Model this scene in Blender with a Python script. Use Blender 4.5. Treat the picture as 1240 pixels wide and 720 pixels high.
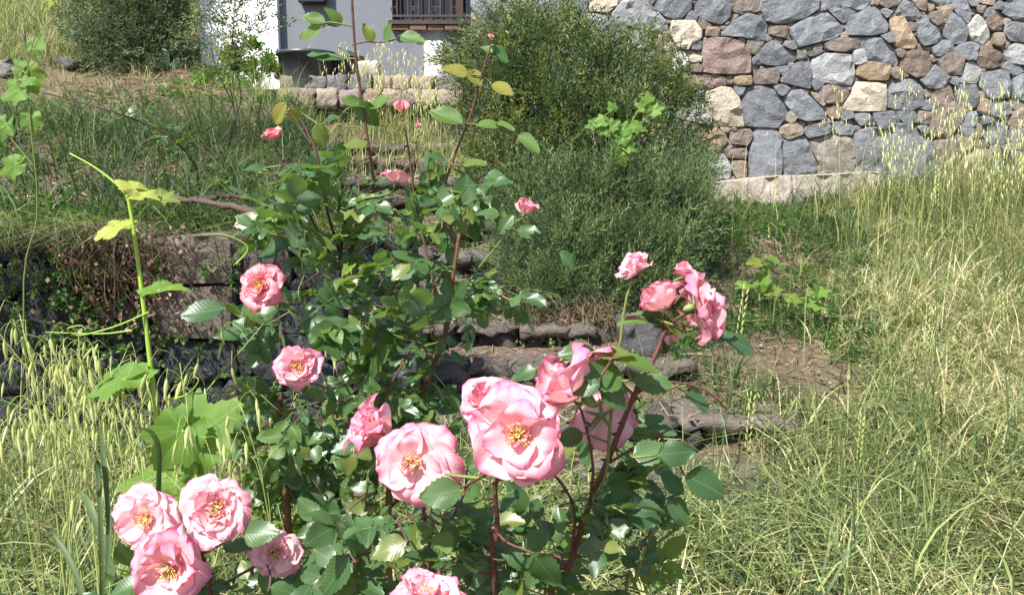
import bpy, math, random
import numpy as np
from mathutils import Vector, Matrix
from mathutils.geometry import delaunay_2d_cdt

random.seed(7)
rng = np.random.default_rng(7)
for o in list(bpy.data.objects):
    bpy.data.objects.remove(o)

scene = bpy.context.scene
C = scene.collection

# ------------------------------------------------------------------ camera
CAM = np.array([0.0, 0.0, 1.5]); PITCH = math.radians(8.0); FPX = 1032.0
cam = bpy.data.cameras.new('camera')
cam.sensor_width = 36.0; cam.lens = 36.0 * FPX / 1240.0
cam.clip_start = 0.05; cam.clip_end = 500
camo = bpy.data.objects.new('camera', cam); C.objects.link(camo)
camo.location = CAM; camo.rotation_euler = (math.radians(90) - PITCH, 0, 0)
scene.camera = camo

# ------------------------------------------------------------------ sky + sun + exposure
SUN_EL = math.radians(53); SUN_DIR = Vector((-0.55, -0.72, 0)).normalized() * math.cos(SUN_EL)
SUN_DIR.z = math.sin(SUN_EL)
w = bpy.data.worlds.new('World'); scene.world = w; w.use_nodes = True
nt = w.node_tree; bg = nt.nodes['Background']
sky = nt.nodes.new('ShaderNodeTexSky'); sky.sky_type = 'NISHITA'; sky.sun_disc = False
sky.sun_elevation = SUN_EL; sky.sun_rotation = math.atan2(SUN_DIR.x, SUN_DIR.y)
nt.links.new(sky.outputs[0], bg.inputs[0]); bg.inputs[1].default_value = 0.105
sl = bpy.data.lights.new('sun', 'SUN'); sl.energy = 5.0; sl.angle = math.radians(0.55); sl.color = (1, .965, .91)
so = bpy.data.objects.new('sun', sl); C.objects.link(so)
so.rotation_euler = SUN_DIR.to_track_quat('Z', 'Y').to_euler(); so.location = (-6, -5, 12)
vs = scene.view_settings; vs.view_transform = 'Standard'; vs.look = 'None'; vs.exposure = 1.22; vs.gamma = 1
vs.use_curve_mapping = False
scene.render.engine = 'CYCLES'
scene.cycles.max_bounces = 8; scene.cycles.transparent_max_bounces = 8

# ------------------------------------------------------------------ helpers
def P(x, y, Y):
    """photo pixel (1240x720) at world depth Y -> world point"""
    a = (x - 620) / FPX; b = (360 - y) / FPX
    d = np.array([a, math.cos(PITCH) + b * math.sin(PITCH), -math.sin(PITCH) + b * math.cos(PITCH)])
    return CAM + d * (Y / d[1])

def sst(a, b, x):
    t = np.clip((x - a) / (b - a), 0, 1); return t * t * (3 - 2 * t)

def xc(Y): return .35 - .31 * (Y - 3.5) - .36 * np.clip(Y - 7.3, 0, 9)

def H(X, Y):
    X = np.asarray(X, float); Y = np.asarray(Y, float)
    zr = np.clip(.26 * (Y - 2.7), 0, 1.55)
    zlow = .05 * np.clip(Y, -2, 4.3)
    Yc = np.minimum(Y, 9.4 + 30 * sst(-3.3, -4.2, X))
    zup = 1.2 + .27 * (Yc - 4.1) + .20 * np.clip(Yc - 9, 0, 14)
    zup = np.minimum(zup, 7.5)
    cl = sst(4.06, 4.26, Y)
    zl = zlow * (1 - cl) + zup * cl
    zs = np.where(Y > 3.3, np.clip(.08 + (Y - 3.45) * .36, .05 * 3.3, 2.62), zlow)
    c = xc(np.clip(Y, 1, 9.6))
    wl = sst(c - .95, c - .66, X); wr = sst(c + .62, c + 1.0, X)
    z = zl * (1 - wl) + zs * wl
    z = z * (1 - wr) + zr * wr
    amp = .02
    z = z + amp * (np.sin(3.1 * X + 1.3 * np.sin(2.2 * Y)) + np.sin(4.3 * Y + 1.7 * np.sin(1.9 * X)) + .6 * np.sin(9 * X + 7 * Y) + .5 * np.sin(13 * Y - 8 * X))
    return z

def G(x, y, y0=1.5, y1=30):
    """photo pixel -> point on the ground"""
    Ys = np.linspace(y0, y1, 1500)
    a = P(x, y, 1.0) - CAM
    pts = CAM + a[None] * Ys[:, None]
    under = pts[:, 2] < H(pts[:, 0], pts[:, 1])
    i = np.argmax(under) if under.any() else -1
    return pts[i]

def spline(pts, n):
    pts = np.asarray(pts, float)
    if len(pts) < 3:
        t = np.linspace(0, 1, n)[:, None]; return pts[0] * (1 - t) + pts[-1] * t
    q = np.vstack([2 * pts[0] - pts[1], pts, 2 * pts[-1] - pts[-2]])
    m = len(pts) - 1; out = []
    for s in np.linspace(0, m, n):
        i = min(int(s), m - 1); t = s - i
        a, b, c, d = q[i], q[i + 1], q[i + 2], q[i + 3]
        out.append(.5 * ((2 * b) + (c - a) * t + (2 * a - 5 * b + 4 * c - d) * t * t + (3 * b - a - 3 * c + d) * t ** 3))
    return np.array(out)

def tube(pts, radii, k=6):
    pts = np.asarray(pts, float); n = len(pts); radii = np.broadcast_to(radii, (n,))
    T = np.gradient(pts, axis=0); T /= np.linalg.norm(T, axis=1)[:, None] + 1e-12
    ref = np.array([0.31, 0.17, .93]) if abs(T[0][2]) < .8 else np.array([.95, .2, .1])
    N = np.cross(T, ref); N /= np.linalg.norm(N, axis=1)[:, None] + 1e-12
    B = np.cross(T, N)
    a = np.linspace(0, 2 * np.pi, k, endpoint=False)
    V = pts[:, None] + radii[:, None, None] * (np.cos(a)[None, :, None] * N[:, None] + np.sin(a)[None, :, None] * B[:, None])
    V = V.reshape(-1, 3); F = []
    for i in range(n - 1):
        for j in range(k):
            a0 = i * k + j; a1 = i * k + (j + 1) % k
            F += [(a0, a1, a1 + k), (a0, a1 + k, a0 + k)]
    V = np.vstack([V, pts[-1] + T[-1] * radii[-1]]); e = len(V) - 1
    for j in range(k): F.append(((n - 1) * k + j, (n - 1) * k + (j + 1) % k, e))
    return V, np.array(F)

def mk(name, V, F, mat, smooth=True, attrs=None):
    """mesh data from arrays (tris or list of polygons)"""
    me = bpy.data.meshes.new(name)
    V = np.asarray(V, np.float32)
    if isinstance(F, np.ndarray) and F.ndim == 2:
        n = len(F); s = F.shape[1]
        me.vertices.add(len(V)); me.vertices.foreach_set('co', V.ravel())
        me.loops.add(n * s); me.loops.foreach_set('vertex_index', F.astype(np.int32).ravel())
        me.polygons.add(n); me.polygons.foreach_set('loop_start', np.arange(0, n * s, s, dtype=np.int32))
        me.update(calc_edges=True)
    else:
        me.from_pydata([tuple(map(float, v)) for v in V], [], [tuple(int(i) for i in f) for f in F])
    if smooth: me.polygons.foreach_set('use_smooth', np.ones(len(me.polygons), bool))
    else: me.polygons.foreach_set('use_smooth', np.zeros(len(me.polygons), bool))
    for k, a in (attrs or {}).items():
        at = me.attributes.new(k, 'FLOAT', 'POINT'); at.data.foreach_set('value', np.asarray(a, np.float32))
    if mat is not None: me.materials.append(mat)
    me.update()
    return me

def ob(name, me, parent=None, mat4=None, kind=None, color=None):
    o = bpy.data.objects.new(name, me); C.objects.link(o)
    if parent is not None: o.parent = parent
    if mat4 is not None: o.matrix_local = mat4
    if kind: o['kind'] = kind
    if color is not None: o.color = (*color, 1)
    return o

def tag(o, label, cat, group=None, kind=None):
    o['label'] = label; o['category'] = cat
    if group: o['group'] = group
    if kind: o['kind'] = kind
    return o

def empty(name, loc, label, cat, group=None):
    o = bpy.data.objects.new(name, None); C.objects.link(o); o.location = tuple(loc)
    o.empty_display_size = .05
    return tag(o, label, cat, group)

class Acc:
    """collects triangles for one mesh"""
    def __init__(s): s.V = []; s.F = []; s.T = []; s.n = 0
    def add(s, V, F, t=0.5):
        s.V.append(V); s.F.append(np.asarray(F) + s.n); s.n += len(V)
        s.T.append(np.broadcast_to(t, (len(V),)))
    def inst(s, BV, BF, R, S, T, tint):
        k = len(T); n = len(BV)
        V = np.einsum('kij,nj->kni', R, BV) * np.asarray(S).reshape(-1, 1, 1) + T[:, None]
        F = (BF[None] + (np.arange(k) * n)[:, None, None]).reshape(-1, 3)
        s.V.append(V.reshape(-1, 3)); s.F.append(F + s.n); s.n += k * n
        s.T.append(np.repeat(tint, n))
    def mesh(s, name, mat, smooth=True, off=(0, 0, 0)):
        return mk(name, np.vstack(s.V) - np.asarray(off), np.vstack(s.F), mat, smooth, {'tint': np.concatenate(s.T)})

def frames(Y, Zh, roll=None):
    """rotation matrices whose y axis is Y and whose z axis is near Zh"""
    Y = Y / (np.linalg.norm(Y, axis=1)[:, None] + 1e-9)
    X = np.cross(Y, Zh); X /= np.linalg.norm(X, axis=1)[:, None] + 1e-9
    Z = np.cross(X, Y)
    return np.stack([X, Y, Z], axis=2)

def frame4(loc, y, z, s=1.0):
    y = np.asarray(y, float); z = np.asarray(z, float)
    R = frames(y[None], z[None])[0] * s
    M = Matrix([[*R[0], loc[0]], [*R[1], loc[1]], [*R[2], loc[2]], [0, 0, 0, 1]])
    return M

def rdir(k):
    v = rng.normal(size=(k, 3)); return v / np.linalg.norm(v, axis=1)[:, None]

# ------------------------------------------------------------------ materials
class NT:
    def __init__(s, name):
        s.m = bpy.data.materials.new(name); s.m.use_nodes = True; s.t = s.m.node_tree
        s.b = s.t.nodes['Principled BSDF']; s.o = s.t.nodes['Material Output']
    def n(s, typ, **kw):
        x = s.t.nodes.new(typ)
        for k, v in kw.items(): setattr(x, k, v)
        return x
    def l(s, a, b): s.t.links.new(a, b)
    def val(s, inp, v):
        if hasattr(v, 'is_linked') or isinstance(v, bpy.types.NodeSocket): s.l(v, inp)
        else: inp.default_value = v
    def math(s, op, a, b=0.0, c=0.0, clamp=False):
        x = s.n('ShaderNodeMath', operation=op); x.use_clamp = clamp
        s.val(x.inputs[0], a); s.val(x.inputs[1], b); s.val(x.inputs[2], c); return x.outputs[0]
    def mix(s, f, a, b, mode='MIX'):
        x = s.n('ShaderNodeMix', data_type='RGBA', blend_type=mode)
        s.val(x.inputs[0], f); s.val(x.inputs[6], a if not isinstance(a, tuple) else (*a, 1)); s.val(x.inputs[7], b if not isinstance(b, tuple) else (*b, 1))
        return x.outputs[2]
    def noise(s, scale, detail=4, rough=.55, vec=None, dist=0):
        x = s.n('ShaderNodeTexNoise'); x.inputs['Scale'].default_value = scale; x.inputs['Detail'].default_value = detail
        x.inputs['Roughness'].default_value = rough; x.inputs['Distortion'].default_value = dist
        if vec is not None: s.l(vec, x.inputs['Vector'])
        return x.outputs['Fac']
    def ramp(s, f, stops):
        x = s.n('ShaderNodeValToRGB'); s.l(f, x.inputs[0]); e = x.color_ramp.elements
        while len(e) < len(stops): e.new(.5)
        for i, (p, c) in enumerate(stops): e[i].position = p; e[i].color = (*c, 1)
        return x.outputs[0]
    def coord(s, k='Object'): return s.n('ShaderNodeTexCoord').outputs[k]
    def attr(s, k): return s.n('ShaderNodeAttribute', attribute_name=k).outputs['Fac']
    def bump(s, h, strength=.3, dist=.01):
        x = s.n('ShaderNodeBump'); x.inputs['Strength'].default_value = strength; x.inputs['Distance'].default_value = dist
        s.l(h, x.inputs['Height']); s.l(x.outputs[0], s.b.inputs['Normal']); return x.outputs[0]
    def base(s, c, rough=.7, spec=.4):
        s.val(s.b.inputs['Base Color'], c if not isinstance(c, tuple) else (*c, 1)); s.val(s.b.inputs['Roughness'], rough)
        s.b.inputs['Specular IOR Level'].default_value = spec; return s
    def translucent(s, c, f):
        t = s.n('ShaderNodeBsdfTranslucent'); s.val(t.inputs[0], c if not isinstance(c, tuple) else (*c, 1))
        x = s.n('ShaderNodeMixShader'); s.val(x.inputs[0], f)
        s.l(s.b.outputs[0], x.inputs[1]); s.l(t.outputs[0], x.inputs[2]); s.l(x.outputs[0], s.o.inputs[0]); return s
    def rnd(s): return s.n('ShaderNodeObjectInfo').outputs['Random']
    def ocol(s): return s.n('ShaderNodeObjectInfo').outputs['Color']

def simple(name, c, rough=.7, spec=.4, ns=0, var=.25, bump=0, bs=None):
    m = NT(name)
    if ns:
        f = m.noise(ns, 5); col = m.mix(m.math('MULTIPLY', f, 1.0), tuple(v * (1 - var) for v in c), tuple(min(1, v * (1 + var)) for v in c))
        m.base(col, rough, spec)
        if bump: m.bump(m.noise(bs or ns * 3, 6, .6), bump, .01)
    else: m.base(c, rough, spec)
    return m.m

def leaf_mat(name, lo, hi, trans, tf=.35, rough=.32, spec=.5, under=None, veins=10.0, vein_light=1.35, spots=True):
    m = NT(name); r = m.rnd(); col = m.mix(r, lo, hi)
    nz = m.noise(3.5, 3, .6); col = m.mix(m.math('MULTIPLY', nz, .5), col, tuple(c * .6 for c in lo))
    co = m.n('ShaderNodeSeparateXYZ'); m.l(m.coord('Object'), co.inputs[0])
    ax = m.math('ABSOLUTE', co.outputs[0])
    ph = m.math('SUBTRACT', m.math('MULTIPLY', co.outputs[1], veins), m.math('MULTIPLY', ax, veins * .8))
    fr = m.math('ABSOLUTE', m.math('SUBTRACT', m.math('FRACT', ph), .5))
    side = m.math('SUBTRACT', 1, m.math('MULTIPLY', fr, 9), clamp=True)
    mid = m.math('SUBTRACT', 1, m.math('MULTIPLY', ax, 40), clamp=True)
    if veins < 6:
        mid = None
        for c_ in (90, 38, 142, -22, 202):
            c_ = math.radians(c_); dd = m.math('ABSOLUTE', m.math('SUBTRACT', m.math('MULTIPLY', co.outputs[0], math.sin(c_)), m.math('MULTIPLY', co.outputs[1], math.cos(c_))))
            on = m.math('GREATER_THAN', m.math('ADD', m.math('MULTIPLY', co.outputs[0], math.cos(c_)), m.math('MULTIPLY', co.outputs[1], math.sin(c_))), 0.0)
            k_ = m.math('MULTIPLY', on, m.math('SUBTRACT', 1, m.math('MULTIPLY', dd, 60), clamp=True)); mid = k_ if mid is None else m.math('MAXIMUM', mid, k_)
    v = m.math('MAXIMUM', m.math('MULTIPLY', side, .45 if veins > 6 else .15), mid)
    col = m.mix(m.math('MULTIPLY', v, .38), col, tuple(min(1, c * vein_light + .03) for c in hi))
    if spots:
        old = m.math('MULTIPLY', m.math('GREATER_THAN', m.math('FRACT', m.math('MULTIPLY', r, 17.3)), .90), .55); col = m.mix(old, col, (.17, .18, .03))
        cv = m.n('ShaderNodeVectorMath', operation='ADD'); m.l(m.coord('Object'), cv.inputs[0]); cc_ = m.n('ShaderNodeCombineXYZ'); m.l(m.math('MULTIPLY', r, 53.0), cc_.inputs[2]); m.l(cc_.outputs[0], cv.inputs[1])
        sp = m.math('MULTIPLY', m.math('SUBTRACT', m.noise(6.5, 3, .6, cv.outputs[0]), .66), 9, clamp=True); col = m.mix(m.math('MULTIPLY', sp, .7), col, (.10, .065, .02))
    if under:
        bf = m.n('ShaderNodeNewGeometry').outputs['Backfacing']; col = m.mix(bf, col, under)
    m.base(col, m.math('ADD', rough, m.math('MULTIPLY', nz, .18)), spec)
    h = m.math('SUBTRACT', m.math('MULTIPLY', fr, .5), m.math('MULTIPLY', mid, .8))
    m.bump(h, .045, .04)
    m.translucent(m.mix(r, trans, tuple(c * .75 for c in trans)), tf)
    return m.m

def tint_leaf(name, stops, trans=.4, rough=.55, spec=.3, tk=1.5):
    m = NT(name); t = m.attr('tint'); col = m.ramp(t, stops)
    m.base(col, rough, spec)
    b = m.mix(1.0, col, (tk, tk, tk * .8), 'MULTIPLY')
    m.translucent(b, trans); return m.m

M = {}
M['rose_leaf'] = leaf_mat('rose_leaf', (.032, .078, .023), (.078, .148, .044), (.20, .36, .04), .30, .30, .55, under=(.10, .17, .09))
M['rose_leaf_young'] = leaf_mat('rose_leaf_young', (.075, .15, .03), (.13, .22, .05), (.36, .50, .07), .45, .42, .4, under=(.17, .26, .10))
M['rose_leaf_yellow'] = leaf_mat('rose_leaf_yellow', (.20, .18, .03), (.26, .25, .05), (.46, .40, .06), .45, .5, .3)
M['vine_leaf'] = leaf_mat('vine_leaf', (.10, .195, .03), (.165, .285, .05), (.36, .54, .07), .45, .5, .35, under=(.22, .33, .12), veins=5)
M['vine_leaf_pale'] = leaf_mat('vine_leaf_pale', (.30, .34, .06), (.38, .40, .09), (.55, .58, .1), .4, .5, .35, under=(.4, .4, .14), veins=5)
# petals: pale pink, white towards the claw, deep pink rim
def petal_mat(name, body, rim, claw, trans):
    m = NT(name); e = m.attr('edge'); v = m.attr('pv'); r = m.rnd()
    col = m.mix(m.math('MULTIPLY', r, .55), body, tuple(min(1, c * 1.12 + .03) for c in body))
    nz = m.noise(6, 3); ef = m.math('MULTIPLY', m.math('POWER', e, 6.0), m.math('ADD', .55, m.math('MULTIPLY', nz, .9)), clamp=True)
    col = m.mix(ef, col, rim)
    cf = m.math('SUBTRACT', 1, m.math('MULTIPLY', v, 2.4), clamp=True); col = m.mix(m.math('MULTIPLY', cf, .8), col, claw)
    st = m.n('ShaderNodeTexNoise'); st.inputs['Scale'].default_value = 5; st.inputs['Detail'].default_value = 3
    mp = m.n('ShaderNodeMapping'); mp.inputs['Scale'].default_value = (9, 1.1, 1); m.l(m.coord('Object'), mp.inputs[0]); m.l(mp.outputs[0], st.inputs['Vector'])
    col = m.mix(m.math('MULTIPLY', st.outputs[0], .12), col, rim)
    m.base(col, .48, .3); m.bump(st.outputs[0], .18, .03)
    m.translucent(m.mix(ef, trans, rim), .38); return m.m
M['petal'] = petal_mat('petal', (.86, .51, .535), (.74, .15, .29), (.90, .80, .68), (.90, .46, .47))
M['petal_pale'] = petal_mat('petal_pale', (.88, .60, .61), (.76, .22, .33), (.90, .82, .66), (.90, .52, .50))
M['petal_coral'] = petal_mat('petal_coral', (.83, .40, .42), (.72, .14, .23), (.86, .62, .52), (.86, .36, .34))
M['stamen'] = simple('stamen', (.72, .52, .16), .6, .3)
M['stamen_dark'] = simple('stamen_dark', (.26, .12, .02), .6, .3)
M['sepal'] = simple('sepal', (.16, .21, .06), .5, .4, 20)
M['cane_red'] = simple('cane_red', (.10, .040, .028), .45, .45, 60, .4, .3)
M['cane_green'] = simple('cane_green', (.13, .16, .04), .5, .4, 50, .35, .2)
M['cane_brown'] = simple('cane_brown', (.17, .095, .045), .8, .2, 40, .5, .7)
M['cane_grey'] = simple('cane_grey', (.13, .095, .075), .85, .2, 45, .5, .8)
M['vine_stem'] = simple('vine_stem', (.24, .36, .05), .45, .4, 30, .2)
M['grass'] = tint_leaf('grass', [(0, (.042, .068, .028)), (.35, (.105, .158, .055)), (.62, (.29, .325, .112)), (.82, (.52, .47, .23)), (1, (.62, .55, .35))], .35, .5, .3, 1.25)
M['oat'] = tint_leaf('oat', [(0, (.20, .28, .08)), (.45, (.44, .50, .17)), (1, (.74, .70, .42))], .4, .5, .3, 1.2)
M['litter'] = tint_leaf('litter', [(0, (.10, .07, .045)), (.5, (.24, .18, .11)), (1, (.45, .37, .23))], .15, .8, .2, 1)
M['shrub'] = tint_leaf('shrub', [(0, (.030, .052, .020)), (.5, (.075, .118, .036)), (1, (.22, .235, .060))], .35, .45, .4, 1.5)
M['lavender'] = tint_leaf('lavender', [(0, (.038, .072, .030)), (.5, (.088, .145, .056)), (1, (.22, .26, .10))], .3, .6, .3, 1.3)
M['weed'] = tint_leaf('weed', [(0, (.04, .085, .02)), (.6, (.09, .17, .03)), (1, (.20, .28, .05))], .38, .5, .35, 1.5)
M['olive'] = tint_leaf('olive', [(0, (.055, .08, .04)), (.6, (.12, .155, .075)), (1, (.24, .26, .14))], .3, .5, .35, 1.3)
M['bark'] = simple('bark', (.075, .055, .045), .9, .15, 18, .5, .9)
M['vine_bark'] = simple('vine_bark', (.085, .062, .05), .9, .15, 30, .55, 1.0, 55)
M['dead'] = tint_leaf('dead', [(0, (.10, .055, .035)), (.6, (.22, .14, .09)), (1, (.36, .27, .19))], .05, .85, .15, 1)

def stone_mat(name, streak=.35):
    m = NT(name); c = m.ocol(); ob_ = m.coord('Object'); r = m.rnd()
    off = m.n('ShaderNodeVectorMath', operation='ADD'); m.l(ob_, off.inputs[0])
    cv = m.n('ShaderNodeCombineXYZ'); m.l(m.math('MULTIPLY', r, 37.0), cv.inputs[0]); m.l(m.math('MULTIPLY', r, 91.0), cv.inputs[1]); m.l(cv.outputs[0], off.inputs[1])
    v = off.outputs[0]
    n1 = m.noise(8, 8, .68, v); n2 = m.noise(42, 6, .7, v); n3 = m.noise(2.6, 3, .5, v)
    dark = m.mix(1.0, c, (.55, .52, .50), 'MULTIPLY'); lite = m.mix(.32, c, (.62, .60, .56))
    f = m.math('MULTIPLY', m.math('SUBTRACT', n1, .32), 2.4, clamp=True)
    col = m.mix(f, dark, c)
    g = m.math('MULTIPLY', m.math('SUBTRACT', n2, .52), 3.2, clamp=True); col = m.mix(m.math('MULTIPLY', g, .55), col, lite)
    # lichen and lime runs
    k = m.math('MULTIPLY', m.math('SUBTRACT', n3, .58), 6, clamp=True)
    col = m.mix(m.math('MULTIPLY', m.math('MULTIPLY', k, g), .5), col, (.55, .50, .40))
    mp = m.n('ShaderNodeMapping'); mp.inputs['Scale'].default_value = (34, 34, 2.2); m.l(v, mp.inputs[0])
    s = m.math('MULTIPLY', m.math('SUBTRACT', m.noise(1, 3, .5, mp.outputs[0]), .64), 7, clamp=True)
    col = m.mix(m.math('MULTIPLY', s, streak), col, (.58, .57, .54))
    m.base(col, .82, .25)
    h = m.math('ADD', m.math('MULTIPLY', n1, .8), m.math('MULTIPLY', n2, .35)); m.bump(h, .95, .045)
    return m.m
M['stone'] = stone_mat('stone'); M['stone_plain'] = stone_mat('stone_plain', .08)

def soil_mat():
    m = NT('soil'); v = m.coord('Object')
    n1 = m.noise(1.3, 5, .6, v); n2 = m.noise(22, 6, .65, v); n3 = m.noise(90, 4, .7, v)
    col = m.ramp(n1, [(.25, (0.066, 0.047, 0.033)), (.5, (0.117, 0.084, 0.058)), (.75, (0.172, 0.129, 0.09))])
    col = m.mix(m.math('MULTIPLY', m.math('SUBTRACT', n2, .45), 2.5, clamp=True), col, (.25, .19, .13))
    col = m.mix(m.math('MULTIPLY', m.math('SUBTRACT', n3, .55), 3, clamp=True), col, (.10, .075, .05))
    m.base(col, .95, .1); m.bump(m.math('ADD', n2, m.math('MULTIPLY', n3, .5)), .9, .03); return m.m
M['soil'] = soil_mat()
M['mortar'] = simple('mortar', (.13, .105, .085), .95, .1, 25, .5, .9, 60)
def plaster(name, c, var):
    m = NT(name); v = m.coord('Object'); n1 = m.noise(1.6, 5, .6, v); n2 = m.noise(60, 4, .6, v)
    mp = m.n('ShaderNodeMapping'); mp.inputs['Scale'].default_value = (5, 5, .5); m.l(v, mp.inputs[0]); s = m.noise(1, 4, .6, mp.outputs[0])
    col = m.mix(m.math('MULTIPLY', n1, var), c, tuple(x * .6 for x in c)); col = m.mix(m.math('MULTIPLY', s, var), col, tuple(min(1, x * 1.3) for x in c))
    n4 = m.noise(4.5, 6, .7, v, 1.2); sp = m.math('MULTIPLY', m.math('SUBTRACT', n4, .56), 5, clamp=True); col = m.mix(m.math('MULTIPLY', sp, .35), col, (.34, .30, .26))
    m.base(col, .85, .2); m.bump(m.math('ADD', n2, n1), .35, .006); return m.m
M['white_plaster'] = plaster('white_plaster', (.80, .78, .78), .18)
M['grey_plaster'] = plaster('grey_plaster', (.15, .156, .172), .55)
M['wood'] = simple('wood', (.06, .038, .028), .7, .3, 14, .5, .5)
M['iron'] = simple('iron', (.045, .028, .022), .6, .4, 40, .5, .4)
M['glass'] = simple('glass', (.012, .012, .014), .08, .6)
M['brick'] = simple('brick', (.17, .105, .078), .9, .2, 20, .45, .7)
M['plastic'] = simple('plastic', (.028, .03, .034), .4, .5, 8, .4, .2)
M['roof'] = simple('roof', (.30, .14, .09), .85, .2, 12, .4, .5)
M['rubble'] = simple('rubble', (.34, .29, .23), .9, .2, 12, .5, .8)

# ------------------------------------------------------------------ the ground
gx = np.concatenate([np.linspace(-70, -9, 16)[:-1], np.arange(-9, 9, .09), np.linspace(9, 70, 16)])
gy = np.concatenate([np.linspace(-50, -2, 12)[:-1], np.arange(-2, 15, .09), np.linspace(15, 80, 16)])
XX, YY = np.meshgrid(gx, gy)
ZZ = H(XX, YY) + .012 * rng.normal(size=XX.shape) * (np.abs(XX) < 9) * (YY < 15)
nv = np.stack([XX, YY, ZZ], -1).reshape(-1, 3); nx = len(gx)
ii = (np.arange(len(gy) - 1)[:, None] * nx + np.arange(nx - 1)[None]).ravel()
gf = np.stack([ii, ii + 1, ii + nx + 1, ii + nx], 1)
go = ob('ground', mk('ground', nv, gf, M['soil'])); tag(go, 'brown soil of the sloping terraced hillside', 'ground', kind='structure')

# ------------------------------------------------------------------ dry stone walls
def in_poly(px, py, poly):
    x0 = poly[:, 0]; y0 = poly[:, 1]; x1 = np.roll(x0, -1); y1 = np.roll(y0, -1)
    c = ((y0[None] > py[:, None]) != (y1[None] > py[:, None])) & (px[:, None] < (x1 - x0)[None] * (py[:, None] - y0[None]) / (y1 - y0 + 1e-9)[None] + x0[None])
    return c.sum(1) % 2 == 1

def pack(polys, x0, x1, y0, y1, caps, step=1.5, rmin=2.3):
    """fill what the traced stones leave free with smaller stones, largest gaps first"""
    gx = np.arange(x0, x1, step); gy = np.arange(y0, y1, step)
    PX, PY = np.meshgrid(gx, gy); sh = PX.shape
    occ = np.zeros(sh, bool); D = np.full(sh, 1e3)
    def edge_d(poly, m):
        bx0, by0 = poly.min(0) - m; bx1, by1 = poly.max(0) + m
        i0 = max(0, int((bx0 - x0) / step)); i1 = min(sh[1], int((bx1 - x0) / step) + 2)
        j0 = max(0, int((by0 - y0) / step)); j1 = min(sh[0], int((by1 - y0) / step) + 2)
        if i1 <= i0 or j1 <= j0: return
        px = PX[j0:j1, i0:i1].ravel(); py = PY[j0:j1, i0:i1].ravel()
        ins = in_poly(px, py, poly); d = np.full(px.shape, 1e3)
        for a, b in zip(poly, np.roll(poly, -1, 0)):
            ab = b - a; t = np.clip(((px - a[0]) * ab[0] + (py - a[1]) * ab[1]) / (ab @ ab + 1e-9), 0, 1)
            d = np.minimum(d, np.hypot(px - a[0] - t * ab[0], py - a[1] - t * ab[1]))
        d[ins] = 0; s = (slice(j0, j1), slice(i0, i1))
        occ[s] |= ins.reshape(j1 - j0, i1 - i0); D[s] = np.minimum(D[s], d.reshape(j1 - j0, i1 - i0))
    for p in polys: edge_d(p, 45)
    out = []
    bd = np.minimum(np.minimum(PX - x0, x1 - PX), np.minimum(PY - y0, y1 - PY)) + 3
    D = np.minimum(D, bd)
    for it in range(900):
        cap = random.uniform(*caps)
        Dc = np.minimum(D, cap); mx = Dc.max()
        if mx < rmin: break
        cand = np.flatnonzero(Dc >= mx * .96); k = random.choice(cand)
        j, i = divmod(int(k), sh[1]); cx, cy = PX[j, i], PY[j, i]; r = mx
        n = random.choice((7, 8, 9)); a0 = random.random() * 6.28; poly = []
        asp = random.uniform(1.0, 1.7)
        for q in range(n):
            a = a0 + q * 2 * math.pi / n; lim = r * random.uniform(1.5, 2.0) * math.hypot(math.cos(a) * asp, math.sin(a)) / 1.1
            s = r * .9
            while s < lim:
                jj = int((cy + math.sin(a) * s - y0) / step); ii_ = int((cx + math.cos(a) * s - x0) / step)
                if jj < 0 or ii_ < 0 or jj >= sh[0] or ii_ >= sh[1] or occ[jj, ii_]: break
                s += step * .7
            s = max(r * .8, s - .7); poly.append((cx + math.cos(a) * s, cy + math.sin(a) * s))
        poly = np.array(poly); out.append(poly); edge_d(poly, 45)
    return out

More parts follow.
